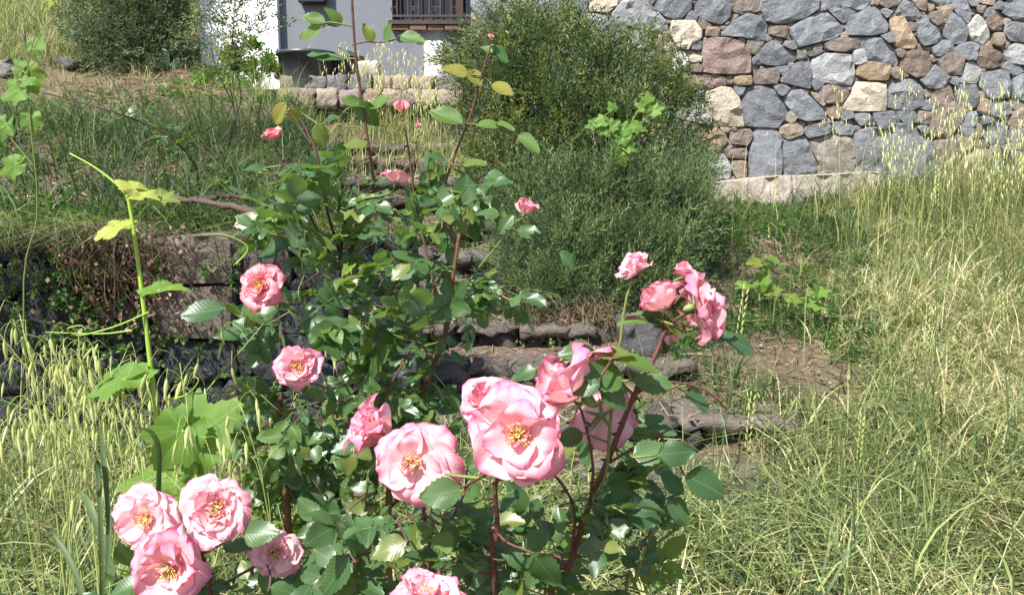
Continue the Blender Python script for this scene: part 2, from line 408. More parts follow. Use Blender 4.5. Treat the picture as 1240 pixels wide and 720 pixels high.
def stone_mesh(poly, Yw, proud, back, seed, mat, rough=.010, grow=1.05):
    """chiselled stone from its outline on the wall face; returns mesh (local to its centre) and centre"""
    r_ = np.random.default_rng(seed)
    big_ = parea(poly) > 250
    per = np.vstack([poly, poly[:1]]); q = []
    for a_, b_ in zip(per, per[1:]):
        L = np.hypot(*(b_ - a_)); k = max(1, int(round(L / (9 if big_ else 6))))
        for i in range(k):
            t = i / k; w_ = .07 if i == 0 else 0; q.append(a_ + (b_ - a_) * (t + w_) + (r_.normal(0, .28, 2) if i else 0))
            if i == 0: q.append(a_ + (b_ - a_) * min(.3, 3.0 / L) * .9 if k > 1 else a_ + (b_ - a_) * .35)
    q = np.array(q); n = len(q); q = q * .86 + .07 * (np.roll(q, 1, 0) + np.roll(q, -1, 0))
    W = np.array([P(x, y, Yw) for x, y in q]); c = W.mean(0)
    W = (W[:, [0, 2]] - c[[0, 2]]) * grow; size = np.sqrt((W ** 2).sum(1)).mean()
    # faces of the break: a main plane and a few that cut it down towards the rim
    pl = [(r_.normal(0, .09, 2), proud)]
    for i in range(r_.integers(2, 5) if big_ else 1):
        a_ = r_.uniform(0, 6.28); sl_ = r_.uniform(.12, .5); pl.append((-sl_ * np.array([math.cos(a_), math.sin(a_)]), proud + sl_ * size * r_.uniform(.30, .75)))
    def depth(p): return -max(proud * .25, min(k @ p + d for k, d in pl))
    area = sum(W[j][0] * W[(j + 1) % n][1] - W[(j + 1) % n][0] * W[j][1] for j in range(n))
    if area < 0: W = W[::-1].copy()
    rim = W * .955; step_ = size * (.30 if big_ else .6); inner = []
    lo_, hi_ = rim.min(0), rim.max(0)
    for _ in range(400 if big_ else 60):
        p = r_.uniform(lo_, hi_)
        if not in_poly(p[:1], p[1:], rim * .86)[0]: continue
        if all((p - i_) @ (p - i_) > step_ ** 2 for i_ in inner): inner.append(p)
    pts2 = [Vector(p) for p in rim] + [Vector(p) for p in inner]
    vo, _e, fo, *_r = delaunay_2d_cdt(pts2, [], [list(range(n))], 1, 1e-6)
    V = [(u[0], back, u[1]) for u in W] + [(u[0], depth(u) * .62, u[1]) for u in W]; F = []; m0 = len(V)
    V += [(p[0], depth(np.array(p[:])) * (.94 if i < n else 1) + r_.normal() * min(rough, size * .045) * (.4 if i < n else 1), p[1]) for i, p in enumerate(vo)]
    for j in range(n):
        k = (j + 1) % n; F.append((j, k, k + n, j + n)); F.append((j + n, k + n, k + m0, j + m0))
    F += [tuple(m0 + i for i in f) for f in fo]
    # face orientation of the triangulated front: make it look out of the wall (-y)
    if fo:
        p0, p1, p2 = (vo[i] for i in fo[0][:3])
        if (p1[0] - p0[0]) * (p2[1] - p0[1]) - (p1[1] - p0[1]) * (p2[0] - p0[0]) < 0: F[-len(fo):] = [f[::-1] for f in F[-len(fo):]]
    return mk('stone', np.array(V), F, mat, False), c, size

def parea(p): x, y = p.T; return abs((x * np.roll(y, -1) - y * np.roll(x, -1)).sum()) / 2

PAL = {'g': (.20, .213, .233), 'l': (.37, .38, .39), 'd': (.055, .058, .064), 'b': (.215, .168, .138), 'p': (.285, .21, .185), 'c': (.56, .49, .38),
       'o': (.38, .285, .19), 'w': (.50, .49, .46), 't': (.335, .27, .21), 'm': (.21, .17, .145), 'e': (.25, .225, .195)}

def hand(off, sc, rows):
    return [(k, np.array(p, float) / sc + np.array(off, float)) for k, p in rows]

big = hand((640, 0), 3.2733, [
 ('g', [(100,-30),(230,-30),(232,50),(228,65),(118,82),(105,60)]), ('c', [(250,-10),(355,-10),(352,25),(318,52),(245,48),(240,30)]),
 ('l', [(140,105),(165,80),(240,55),(300,65),(318,95),(300,125),(200,140),(150,125)]),
 ('l', [(385,-6),(455,-6),(500,40),(545,85),(548,125),(500,128),(400,108),(335,75),(330,60)]),
 ('g', [(500,-20),(640,-20),(645,35),(620,60),(600,80),(545,70),(500,35)]), ('l', [(400,125),(470,125),(488,145),(480,185),(440,200),(400,175)]),
 ('t', [(495,145),(540,138),(562,165),(560,210),(520,205),(490,190)]), ('c', [(562,85),(640,85),(685,110),(687,150),(640,172),(635,200),(590,185),(565,150)]),
 ('g', [(642,176),(687,160),(685,200),(642,198)]), ('g', [(665,-15),(775,-15),(800,25),(795,70),(765,100),(700,85),(655,50)]),
 ('g', [(765,125),(800,90),(860,55),(920,70),(942,100),(940,160),(890,165),(850,150),(765,145)]),
 ('p', [(692,152),(800,155),(850,175),(875,210),(877,290),(820,296),(690,292),(688,230)]), ('c', [(632,225),(660,218),(686,225),(684,248),(640,250)]),
 ('b', [(640,258),(670,252),(686,262),(684,290),(640,288)]), ('p', [(637,300),(690,297),(780,305),(785,345),(720,350),(640,345)]),
 ('o', [(810,303),(880,300),(885,335),(830,345),(812,335)]), ('t', [(700,108),(755,108),(758,148),(700,148)]),
 ('w', [(570,215),(610,205),(630,230),(628,290),(600,300),(555,265)]), ('b', [(395,230),(430,205),(455,225),(455,270),(400,280),(382,260)]),
 ('w', [(320,330),(370,320),(410,330),(405,370),(370,388),(330,375)]), ('g', [(615,360),(660,355),(692,365),(690,395),(620,398)]),
 ('w', [(582,410),(640,400),(695,410),(720,455),(720,495),(680,490),(590,470)]), ('c', [(700,370),(760,347),(800,350),(830,385),(843,430),(858,500),(760,502),(728,475),(705,400)]),
]) + hand((820, 0), 2.769, [
 ('g', [(280,-12),(470,-12),(472,30),(430,62),(350,82),(300,75),(278,30)]), ('g', [(372,100),(430,64),(490,37),(530,70),(555,100),(540,125),(480,140),(405,165),(385,130)]),
 ('g', [(245,210),(270,170),(315,135),(370,165),(400,180),(395,205),(340,222),(250,218)]), ('m', [(305,92),(365,86),(368,110),(385,140),(350,128),(305,118)]),
 ('g', [(217,300),(280,290),(320,297),(345,330),(368,375),(343,428),(230,425),(219,370)]), ('g', [(340,270),(400,212),(435,187),(446,230),(446,300),(400,290),(345,278)]), ('l', [(450,200),(500,180),(580,185),(592,240),(585,285),(520,285),(452,265)]),
 ('m', [(490,150),(540,128),(600,130),(612,165),(560,176),(500,172)]), ('g', [(425,178),(480,165),(492,174),(445,193)]),
 ('g', [(498,30),(530,15),(600,40),(590,60),(555,82),(530,62)]), ('g', [(562,87),(592,54),(650,15),(670,30),(705,85),(700,110),(650,122),(570,118)]),
 ('g', [(615,130),(680,127),(720,160),(738,200),(735,222),(690,212),(620,195)]), ('o', [(708,50),(755,55),(775,100),(800,140),(795,165),(730,162),(712,100)]),
 ('g', [(795,60),(830,50),(870,97),(885,130),(870,145),(820,158),(803,130)]), ('b', [(840,45),(880,35),(890,80),(864,92),(838,68)]),
 ('b', [(750,190),(780,168),(840,175),(850,210),(840,250),(800,265),(747,230)]), ('o', [(600,222),(640,207),(712,217),(705,270),(640,272),(597,255)]),
 ('m', [(250,238),(320,228),(340,245),(336,283),(260,285)]), ('m', [(460,300),(500,285),(560,292),(576,310),(558,343),(500,350),(470,330)]),
 ('c', [(592,276),(695,280),(700,372),(620,375),(557,370),(562,347),(582,320)]), ('g', [(708,264),(790,267),(825,300),(825,350),(790,370),(706,368)]),
 ('g', [(355,315),(410,300),(455,342),(490,377),(498,400),(440,408),(400,400),(360,345)]), ('t', [(440,310),(460,310),(495,350),(485,358),(455,335)]),
 ('p', [(500,360),(540,355),(545,395),(515,402),(498,385)]), ('t', [(340,430),(385,407),(420,430),(420,450),(370,470),(340,455)]),
 ('g', [(425,427),(495,407),(513,425),(513,445),(440,465),(427,450)]), ('g', [(520,410),(580,397),(593,427),(588,453),(540,455),(520,435)]),
 ('g', [(590,382),(640,378),(660,418),(610,425),(595,405)]), ('g', [(257,430),(310,427),(345,450),(348,595),(240,600),(240,520)]),
 ('g', [(353,475),(420,457),(438,477),(466,560),(463,585),(380,595),(356,580)]), ('e', [(442,475),(520,452),(585,465),(598,520),(590,580),(490,582),(472,540)]),
 ('g', [(592,452),(625,432),(705,430),(720,480),(710,570),(640,578),(602,570)]), ('o', [(90,450),(120,425),(150,440),(170,470),(150,498),(100,510),(85,490)]),
 ('m', [(172,440),(240,432),(253,450),(238,488),(180,485)]), ('m', [(150,503),(230,495),(235,533),(165,532)]),
 ('t', [(180,540),(230,537),(232,600),(195,600),(180,570)]), ('l', [(90,540),(150,515),(175,550),(175,600),(100,600),(60,590)]),
 ('c', [(-5,75),(55,68),(80,100),(78,135),(40,160),(-5,165)]), ('w', [(-8,180),(28,178),(32,235),(-5,250)]),
]) + hand((940, 0), 3.2733, [
 ('g', [(690,-15),(740,-15),(770,50),(760,98),(722,68),(695,40)]), ('g', [(655,125),(690,52),(718,74),(753,110),(748,168),(700,180),(660,150)]),
 ('w', [(748,115),(790,57),(830,95),(845,150),(820,180),(770,165)]), ('b', [(820,75),(860,55),(890,90),(885,122),(850,128),(825,105)]),
 ('t', [(850,135),(890,130),(900,160),(880,190),(852,180)]), ('g', [(890,30),(920,-10),(1010,-10),(1010,85),(940,83),(890,55)]),
 ('g', [(895,110),(930,88),(1010,97),(1010,170),(920,165),(895,140)]), ('t', [(770,-10),(870,-10),(860,25),(820,20)]),
 ('l', [(897,197),(940,172),(1010,187),(1010,262),(930,255),(900,230)]), ('b', [(790,205),(860,197),(898,217),(905,258),(850,273),(800,270),(780,240)]),
 ('m', [(630,242),(700,205),(740,230),(730,300),(660,300)]), ('g', [(800,292),(910,277),(925,330),(920,388),(840,395),(805,350)]),
 ('g', [(715,330),(790,330),(797,400),(790,428),(720,420),(707,380)]), ('b', [(620,350),(690,332),(703,390),(660,410),(615,390)]),
 ('g', [(930,300),(1010,290),(1010,400),(935,400)]), ('g', [(840,412),(920,402),(930,450),(880,470),(830,450)]),
 ('g', [(720,450),(790,440),(800,475),(778,500),(775,560),(720,530)]), ('g', [(815,490),(880,482),(910,500),(905,570),(850,578),(815,540)]),
 ('g', [(920,505),(1010,495),(1010,605),(930,600)]), ('t', [(782,484),(808,498),(805,550),(787,550)]),
 ('m', [(620,560),(690,545),(730,590),(720,650),(640,650)]), ('d', [(880,590),(925,610),(930,660),(880,650)]),
 ('t', [(740,590),(840,585),(860,620),(830,680),(750,670)]), ('g', [(460,490),(540,485),(530,545),(470,560)]),
 ('m', [(560,440),(610,440),(620,500),(550,490)]), ('t', [(512,-5),(590,-5),(594,48),(562,43)]), ('m', [(400,-8),(480,-8),(498,12),(440,38),(405,22)]),
 ('o', [(845,35),(862,30),(900,68),(893,80)]), ('b', [(782,22),(828,24),(815,58),(792,52)]),
])
YW = 8.0
BX0, BX1, BY0, BY1 = 572, 1420, -140, 219
traced = [p for _, p in big]
fill = pack(traced, BX0, BX1, BY0, BY1, (9, 25))
wall = empty('stone_wall', P(1000, 219, YW), 'tall dry stone wall of grey basalt, cream and brown stones behind the grass', 'wall')
wl = np.array(wall.location)
items = [(k, p) for k, p in big] + [(random.choice('gggggglgmgegmgbtg' if (np.ptp(p[:, 0]) > 14) else 'gmgmegtgmeg'), p) for p in fill]
def parea(p): x, y = p.T; return abs((x * np.roll(y, -1) - y * np.roll(x, -1)).sum()) / 2
items.sort(key=lambda s: -parea(s[1]))
chink = Acc()
for i, (k, p) in enumerate(items):
    c0 = np.array(PAL[k]) * random.uniform(.85, 1.18); small = parea(p) < 60 or i >= 300
    me, c, size = stone_mesh(p, YW, (random.uniform(.03, .06) if not small else random.uniform(.005, .03)), .10, 100 + i, M['stone'])
    if not small:
        ob('stone', me, wall, Matrix.Translation(Vector(c - wl)), color=c0)
    else:
        me.calc_loop_triangles(); V = np.array([v.co[:] for v in me.vertices]) + c - wl
        chink.add(V, np.array([t.vertices[:] for t in me.loop_triangles])); bpy.data.meshes.remove(me)
cm = chink.mesh('chinking_stones', M['stone_plain']); ob('chinking_stones', cm, wall, kind='stuff', color=(.29, .235, .19))
# core of the wall behind the face stones
a = P(BX0, BY1, YW) - wl; b = P(BX1, BY0, YW) - wl
def boxV(x0, x1, y0, y1, z0, z1):
    V = np.array([(x, y, z) for x in (x0, x1) for y in (y0, y1) for z in (z0, z1)])
    F = [(0, 1, 3, 2), (4, 6, 7, 5), (0, 4, 5, 1), (2, 3, 7, 6), (0, 2, 6, 4), (1, 5, 7, 3)]
    return V, F
def box(name, x0, x1, y0, y1, z0, z1, mat, parent=None, bevel=0, color=None):
    V, F = boxV(x0, x1, y0, y1, z0, z1); me = mk(name, V, F, mat, False); o = ob(name, me, parent, color=color)
    if bevel:
        md = o.modifiers.new('bevel', 'BEVEL'); md.width = bevel; md.segments = 2
    return o
box('wall_core', a[0], b[0], .012, .55, a[2] - .6, b[2] - .02, M['mortar'], wall)
# pale bedrock footing under the wall
fpoly = np.array([(862, 222), (930, 214), (1000, 212), (1058, 208), (1066, 226), (1040, 240), (985, 252), (930, 262), (880, 258), (858, 240)], float)
me, c, s = stone_mesh(fpoly, 7.72, .14, .4, 5, M['stone_plain'], .03); ob('footing', me, wall, Matrix.Translation(Vector(c - wl)), color=(.44, .385, .325))

# low terrace wall
low = [('b', [(182,290),(262,283),(284,290),(287,340),(184,342)]), ('b', [(195,346),(287,345),(286,390),(270,405),(215,404),(190,380)]),
 ('d', [(-20,286),(40,283),(70,300),(70,312),(20,316),(-20,312)]), ('d', [(15,320),(58,316),(72,330),(68,350),(15,350)]),
 ('d', [(62,317),(100,305),(120,330),(110,362),(76,358)]), ('d', [(25,355),(72,353),(108,368),(108,415),(30,425)]), ('d', [(-20,365),(22,362),(26,415),(-20,420)]),
 ('d', [(-20,425),(35,428),(38,470),(-20,475)]), ('m', [(42,430),(70,428),(65,468),(44,468)]), ('g', [(76,430),(148,425),(160,448),(155,478),(75,496),(68,470)]),
 ('d', [(135,485),(183,460),(190,490),(183,540),(142,530)]), ('g', [(194,480),(245,475),(265,500),(240,535),(196,530)]), ('d', [(-20,480),(60,480),(65,540),(-20,545)]),
 ('d', [(70,503),(130,500),(135,545),(70,548)]), ('d', [(114,368),(180,362),(185,418),(115,420)]), ('d', [(112,295),(175,292),(176,345),(126,350)]),
 ('d', [(200,412),(285,410),(295,450),(210,466)]), ('m', [(295,300),(350,292),(358,340),(300,345)]), ('g', [(300,352),(372,348),(375,402),(302,400)])]
low = [(k, np.array(p, float)) for k, p in low]
YL = 3.98
lf = pack([p for _, p in low], -180, 505, 284, 566, (9, 26), 1.5, 4.5)
lwall = empty('terrace_wall', P(150, 545, YL), 'low dark terrace retaining wall with two large brown blocks beside the rose bush', 'wall')
ll = np.array(lwall.location)
chink = Acc()
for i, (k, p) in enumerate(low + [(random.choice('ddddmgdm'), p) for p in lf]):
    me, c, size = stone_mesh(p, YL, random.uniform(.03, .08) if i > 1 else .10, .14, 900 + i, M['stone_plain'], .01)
    if parea(p) > 160: ob('stone', me, lwall, Matrix.Translation(Vector(c - ll)), color=np.array(PAL[k]) * random.uniform(.8, 1.1) * (.36 if i > 1 and k != 'd' else (.85 if k == 'd' else .85)))  # dark basalt, with colours lowered further to put shade into the wall
    else:
        me.calc_loop_triangles(); V = np.array([v.co[:] for v in me.vertices]) + c - ll
        chink.add(V, np.array([t.vertices[:] for t in me.loop_triangles])); bpy.data.meshes.remove(me)
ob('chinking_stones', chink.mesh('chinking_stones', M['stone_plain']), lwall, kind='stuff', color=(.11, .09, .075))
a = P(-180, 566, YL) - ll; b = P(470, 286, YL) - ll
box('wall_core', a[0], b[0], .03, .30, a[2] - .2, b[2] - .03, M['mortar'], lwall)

# ------------------------------------------------------------------ stone steps
def rough_box(L, W, Hh, seed, mat, amp=.012, nx=6, ny=4, nz=3):
    r_ = np.random.default_rng(seed); V = []; idx = {}; F = []
    def vid(i, j, k):
        if (i, j, k) not in idx:
            p = np.array([(i / nx - .5) * L, (j / ny - .5) * W, (k / nz - .5) * Hh])
            e = sum(int(t in (0, m)) for t, m in ((i, nx), (j, ny), (k, nz)))
            if e >= 2: p *= (1 - .035 * (e - 1) * np.array([min(1, .25 / L), 1, 1]))
            p += r_.normal(size=3) * amp; idx[(i, j, k)] = len(V); V.append(p)
        return idx[(i, j, k)]
    for i in range(nx):
        for j in range(ny):
            F.append((vid(i, j, nz), vid(i + 1, j, nz), vid(i + 1, j + 1, nz), vid(i, j + 1, nz))); F.append((vid(i, j, 0), vid(i, j + 1, 0), vid(i + 1, j + 1, 0), vid(i + 1, j, 0)))
    for i in range(nx):
        for k in range(nz):
            F.append((vid(i, 0, k), vid(i + 1, 0, k), vid(i + 1, 0, k + 1), vid(i, 0, k + 1))); F.append((vid(i, ny, k), vid(i, ny, k + 1), vid(i + 1, ny, k + 1), vid(i + 1, ny, k)))
    for j in range(ny):
        for k in range(nz):
            F.append((vid(0, j, k), vid(0, j, k + 1), vid(0, j + 1, k + 1), vid(0, j + 1, k))); F.append((vid(nx, j, k), vid(nx, j + 1, k), vid(nx, j + 1, k + 1), vid(nx, j, k + 1)))
    return mk('stone', np.array(V), F, mat)

steps = empty('stone_steps', (xc(3.5), 3.5, .1), 'flight of rough grey stone steps climbing between the rose bush and the shrub', 'steps')
sl0 = np.array(steps.location)
for i in range(11):
    Y = 3.42 + .44 * i; zt = .21 + .16 * i; c = xc(Y)
    for tread in (1, 0):
        x = c - .66 + random.uniform(-.12, .05); k = 0; end = c + .60 + random.uniform(-.14, .06)
        while x < end:
            L = random.uniform(.28, .66) if tread else random.uniform(.10, .3)
            hgt = random.uniform(.055, .085) if tread else random.uniform(.09, .14)
            me = rough_box(L - .010, .44 if tread else .2, hgt, 50 + i * 37 + k + 19 * tread, M['stone_plain'], .0135, 7 if tread else 4, 5 if tread else 3, 2)
            yy = Y + .20 + random.uniform(-.035, .035) if tread else Y + .13 + random.uniform(-.03, .02)
            zz = zt - hgt / 2 + random.uniform(-.022, .014) if tread else zt - .06 - hgt / 2
            mt = Matrix.Translation(Vector((x + L / 2, yy, zz)) - Vector(sl0)) @ Matrix.Rotation(random.uniform(-.09, .09), 4, 'Z') @ Matrix.Rotation(random.uniform(-.05, .05), 4, 'X') @ Matrix.Rotation(random.uniform(-.05, .05), 4, 'Y')
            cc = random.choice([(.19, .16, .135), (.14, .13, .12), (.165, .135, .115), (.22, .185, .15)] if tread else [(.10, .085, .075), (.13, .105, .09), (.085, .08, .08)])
            ob('tread_stone' if tread else 'riser_stone', me, steps, mt, color=np.array(cc) * random.uniform(.6, 1.05))
            x += L; k += 1

def rock(px, py, wpx, Y, label, col, hf=.6, sink=.3, df=.8):
    g = P(px, py, Y) if Y else G(px, py, 2.5)
    L = wpx * g[1] / FPX; me = rough_box(L, L * df, L * hf, random.randint(0, 9999), M['stone_plain'], L * .05, 5, 4, 4); me.name = 'rock'
    o = ob('rock', me, None, Matrix.Translation(Vector(g) + Vector((0, 0, L * hf * (.5 - sink)))) @ Matrix.Rotation(random.uniform(-.3, .3), 4, 'Z'), color=col)
    return tag(o, label, 'rock')
rock(775, 428, 52, 0, 'dark upright stone at the end of a step below the big shrub', (.10, .10, .105), 1.0, .1)
rock(92, 84, 30, 0, 'flat dark stone slab on the bank near the grassy hillside', (.11, .10, .10), .35, .0)
rock(418, 142, 44, 0, 'grey boulder beside the top steps under the tubs', (.23, .23, .225), .75, .15)
rock(8, 92, 40, 0, 'grey stone on the left end of the bare bank', (.25, .24, .225), .45, .1)

# ------------------------------------------------------------------ house
YH = 9.6
hz0 = 2.45; hz1 = 6.2
hx0 = P(246, 50, YH)[0]; hxm = P(340, 50, YH)[0]; hx1 = P(640, 50, YH)[0]
house = empty('house', (hxm, YH, hz0), 'house corner with white and grey plaster walls and a barred window', 'house')
def hb(name, x0, x1, y0, y1, z0, z1, mat, parent=None, bevel=0):
    p = parent or house
    off = np.array(house.location) + (np.array(p.location) if p is not house else 0)
    return box(name, x0 - off[0], x1 - off[0], y0 - off[1], y1 - off[1], z0 - off[2], z1 - off[2], mat, p, bevel)
wx0 = P(475, 20, YH)[0]; wx1 = P(580, 20, YH)[0]; wz0 = P(475, 26, YH)[2]; wz1 = wz0 + 1.15
# grey wall in four pieces round the window opening
hb('grey_wall', hxm, wx0, YH, YH + .3, hz0, hz1, M['grey_plaster'])
hb('grey_wall', wx1, hx1, YH, YH + .3, hz0, hz1, M['grey_plaster'])
hb('grey_wall', wx0, wx1, YH + .001, YH + .3, hz0, wz0, M['grey_plaster'])
hb('grey_wall', wx0, wx1, YH + .001, YH + .3, wz1, hz1, M['grey_plaster'])
hb('white_wall', hx0, hxm - .002, YH - .10, YH + 4.5, hz0, hz1, M['white_plaster'])
hb('side_wall', hx1 - .3, hx1 - .002, YH + .302, YH + 4.5, hz0, hz1, M['grey_plaster'])
hb('back_wall', hxm, hx1 - .302, YH + 4.2, YH + 4.5, hz0, hz1, M['grey_plaster'])
hb('roof', hx0 - .1, hx1 + .1, YH - .16, YH + 4.7, hz1 + .002, hz1 + .14, M['roof'])
win = hb('window', wx0, wx1, YH + .20, YH + .22, wz0 + .002, wz1, M['glass'])
for (x0, x1, z0, z1) in ((wx0, wx0 + .05, wz0, wz1), (wx1 - .26, wx1 - .19, wz0 + .05, wz1 - .05), (wx1 - .05, wx1, wz0, wz1), (wx0 + .05, wx1 - .05, wz1 - .05, wz1), (wx0 + .05, wx1 - .05, wz0, wz0 + .05)):
    hb('frame', x0, x1, YH + .15, YH + .199, z0 + .003, z1 - .003, M['wood'], win)
for i in range(8):
    x = wx0 + .06 + i * (wx1 - wx0 - .12) / 7
    V, F = tube([(x, YH - .03, wz0 + .05), (x, YH - .03, wz0 + .6), (x, YH - .03, wz1 - .05)], .013, 8)
    ob('bar', mk('bar', V - np.array(house.location), F, M['iron']), win)
    th = np.linspace(0, 5.2, 12); s = (1 if i % 2 else -1)
    if i < 7:
        pts = np.stack([x + s * (.045 - .035 * np.cos(th) * (1 - th / 9)), np.full(12, YH - .03), wz0 + .12 + .03 * np.sin(th) * (1 - th / 9)], 1)
        V, F = tube(pts, .006, 6); ob('scroll', mk('scroll', V - np.array(house.location), F, M['iron']), win)
for z in (wz0 + .05, wz1 - .05):
    hb('cross_bar', wx0 + .01, wx1 - .01, YH - .045, YH - .018, z - .012, z + .012, M['iron'], win)
sz0 = P(475, 38, YH)[2]
hb('iron_ledge', wx0 - .03, wx1 - .02, YH - .10, YH + .15, wz0 - .045, wz0 - .003, M['iron'], win)
nb = 5
for i in range(nb):
    x0 = wx0 + .01 + i * (wx1 - wx0) / nb; hb('brick', x0, x0 + (wx1 - wx0) / nb - .012, YH - .075 - .012 * (i % 2), YH + .02, sz0, wz0 - .048, M['brick'], win, .006)
hb('white_base', P(514, 0, YH)[0], P(538, 0, YH)[0], YH - .16, YH - .002, hz0 + .1, P(520, 52, YH)[2], M['white_plaster'], None, .03)
o = hb('wall_box', P(364, 0, YH)[0], P(396, 0, YH)[0], YH - .14, YH - .002, P(370, 6, YH)[2], P(370, -25, YH)[2], M['plastic'], None, .015)

def tub(px, w, ytop, ybot, Y, label):
    c = P(px, ybot, Y); c[2] = min(c[2], H(c[0], c[1]) + .02); r = w / 2 * Y / FPX; h = P(px, ytop, Y)[2] - c[2]
    prof = [(.80 * r, 0), (.93 * r, h * .5), (.99 * r, h * .93), (1.06 * r, h * .94), (1.06 * r, h), (.97 * r, h), (.9 * r, h * .5), (.8 * r, h * .35), (0.001, h * .35)]
    n = 32; V = []; F = []
    for rr, z in prof:
        for j in range(n): a = j * 2 * math.pi / n; V.append((rr * math.cos(a), rr * math.sin(a), z))
    for k in range(len(prof) - 1):
        for j in range(n): F.append((k * n + j, k * n + (j + 1) % n, (k + 1) * n + (j + 1) % n, (k + 1) * n + j))
    t = empty('tub', c, label, 'tub', 'black tubs against the grey wall')
    ob('tub_body', mk('tub_body', np.array(V), F, M['plastic']), t)
    th = np.linspace(0, math.pi, 10); 
    for s in (-1, 1):
        pts = np.stack([s * (r * 1.0 + .035 * np.sin(th)), .05 * np.cos(th), np.full(10, h * .8)], 1)
        V, F = tube(pts, .008, 6); ob('handle', mk('handle', V, F, M['plastic']), t)
    return t
tub(372, 66, 64, 98, 9.1, 'wide black plastic tub next to the white wall corner')
tub(418, 44, 69, 97, 9.3, 'smaller black tub standing behind the tall red rose cane')
rock(447, 92, 24, 9.25, 'pale rubble stone beside the black tubs at the house', (.50, .46, .40), .9, .25)
# kerb of pale stones along the house terrace
kerb = empty('stone_kerb', P(440, 108, 8.95), 'kerb of pale rough stones edging the terrace below the grey wall', 'kerb'); kl = np.array(kerb.location)
for row in range(2):
    x = P(338, 0, 8.95)[0]
    while x < P(600, 0, 8.95)[0]:
        L = random.uniform(.16, .42); Y = 8.95 - row * .16
        me = rough_box(L - .015, .2, random.uniform(.15, .19), random.randint(0, 9999), M['stone_plain'], .011, 5, 3, 3)
        z = P(400, 103 + row * 17, Y)[2]
        ob('stone', me, kerb, Matrix.Translation(Vector((x + L / 2, Y, z)) - Vector(kl)) @ Matrix.Rotation(random.uniform(-.12, .12), 4, 'Z'), color=np.array(random.choice([(.36, .30, .24), (.27, .23, .20), (.20, .19, .19), (.31, .24, .19)])))
        x += L

# ================================================================== vegetation: grasses
def blades(acc, root, h, w, bend, tint, azim=None, seg=(0, .3, .62, .85, 1)):
    k = len(root); ph = rng.uniform(0, 2 * np.pi, k) if azim is None else azim
    lean = np.stack([np.cos(ph), np.sin(ph), np.zeros(k)], 1)
    sa = ph + np.pi / 2 + rng.normal(0, .7, k); side = np.stack([np.cos(sa), np.sin(sa), np.zeros(k)], 1)
    n = len(seg); V = np.zeros((k, 2 * n - 1, 3))
    for i, t in enumerate(seg):
        c = root + lean * (h * bend * (.25 * t + t ** 2.2))[:, None]
        c[:, 2] += h * (t - .55 * np.clip(bend, 0, 1.6) * t ** 2.6)
        ww = w * (1 - t ** 1.7)
        if i < n - 1: V[:, 2 * i] = c - side * ww[:, None] * .5; V[:, 2 * i + 1] = c + side * ww[:, None] * .5
        else: V[:, -1] = c
    F = []
    for i in range(n - 2): a = 2 * i; F += [(a, a + 1, a + 3), (a, a + 3, a + 2)]
    a = 2 * (n - 2); F.append((a, a + 1, a + 2)); F = np.array(F)
    acc.V.append(V.reshape(-1, 3)); m = 2 * n - 1
    acc.F.append((F[None] + (np.arange(k) * m)[:, None, None]).reshape(-1, 3) + acc.n); acc.n += k * m
    acc.T.append(np.repeat(np.clip(tint, 0, 1), m))

def vnoise(X, Y, s, seed=0):
    """smooth value noise 0..1"""
    r_ = np.random.default_rng(seed); g = r_.random((64, 64)); x = X * s + 31; y = Y * s + 17
    i = np.floor(x).astype(int); j = np.floor(y).astype(int); u = x - i; v = y - j; u = u * u * (3 - 2 * u); v = v * v * (3 - 2 * v)
    g_ = lambda a, b: g[a % 64, b % 64]
    return g_(i, j) * (1 - u) * (1 - v) + g_(i + 1, j) * u * (1 - v) + g_(i, j + 1) * (1 - u) * v + g_(i + 1, j + 1) * u * v

def ground_pts(n, x0, x1, y0, y1, dens=None, tuft=0.0):
    X = rng.uniform(x0, x1, n); Y = rng.uniform(y0, y1, n)
    if tuft:
        m = max(4, n // 14); cx = rng.uniform(x0, x1, m); cy = rng.uniform(y0, y1, m); id_ = rng.integers(0, m, n); sel = rng.random(n) < tuft
        X = np.where(sel, cx[id_] + rng.normal(0, .028, n), X); Y = np.where(sel, cy[id_] + rng.normal(0, .028, n), Y)
    if dens is not None:
        k = rng.random(n) < dens(X, Y); X = X[k]; Y = Y[k]
    return np.stack([X, Y, H(X, Y) - .01], 1)

def not_steps(X, Y): c = xc(np.clip(Y, 1, 9.6)); return ~((np.abs(X - c) < .62) & (Y > 3.3))

# bare soil patches (photo pixels -> ground)
bare = [G(970, 450)[:2], G(1000, 480)[:2], G(860, 560)[:2], G(830, 500)[:2], G(900, 575)[:2], G(930, 430)[:2]]
brad = [.36, .28, .24, .2, .2, .26]
def right_d(X, Y):
    d = .5 + .9 * vnoise(X, Y, 1.3, 3)
    for b, r in zip(bare, brad): d = d * np.clip((np.hypot(X - b[0], Y - b[1]) / r) ** 2, .04, 1)
    d = np.where(Y > 3.35, d * sst(.25, .8, X - xc(np.clip(Y, 1, 9.6))), d)
    d = d * (1 - .72 * sst(.35, -.25, X - (.75 + .27 * Y)) * sst(3.9, 4.5, Y))
    d = np.where((Y > 4.6) & (X < 1.2 + .1 * (Y - 5)), d * .25, d)     # under the shrub
    return np.clip(d, 0, 1) * (Y < 7.85)

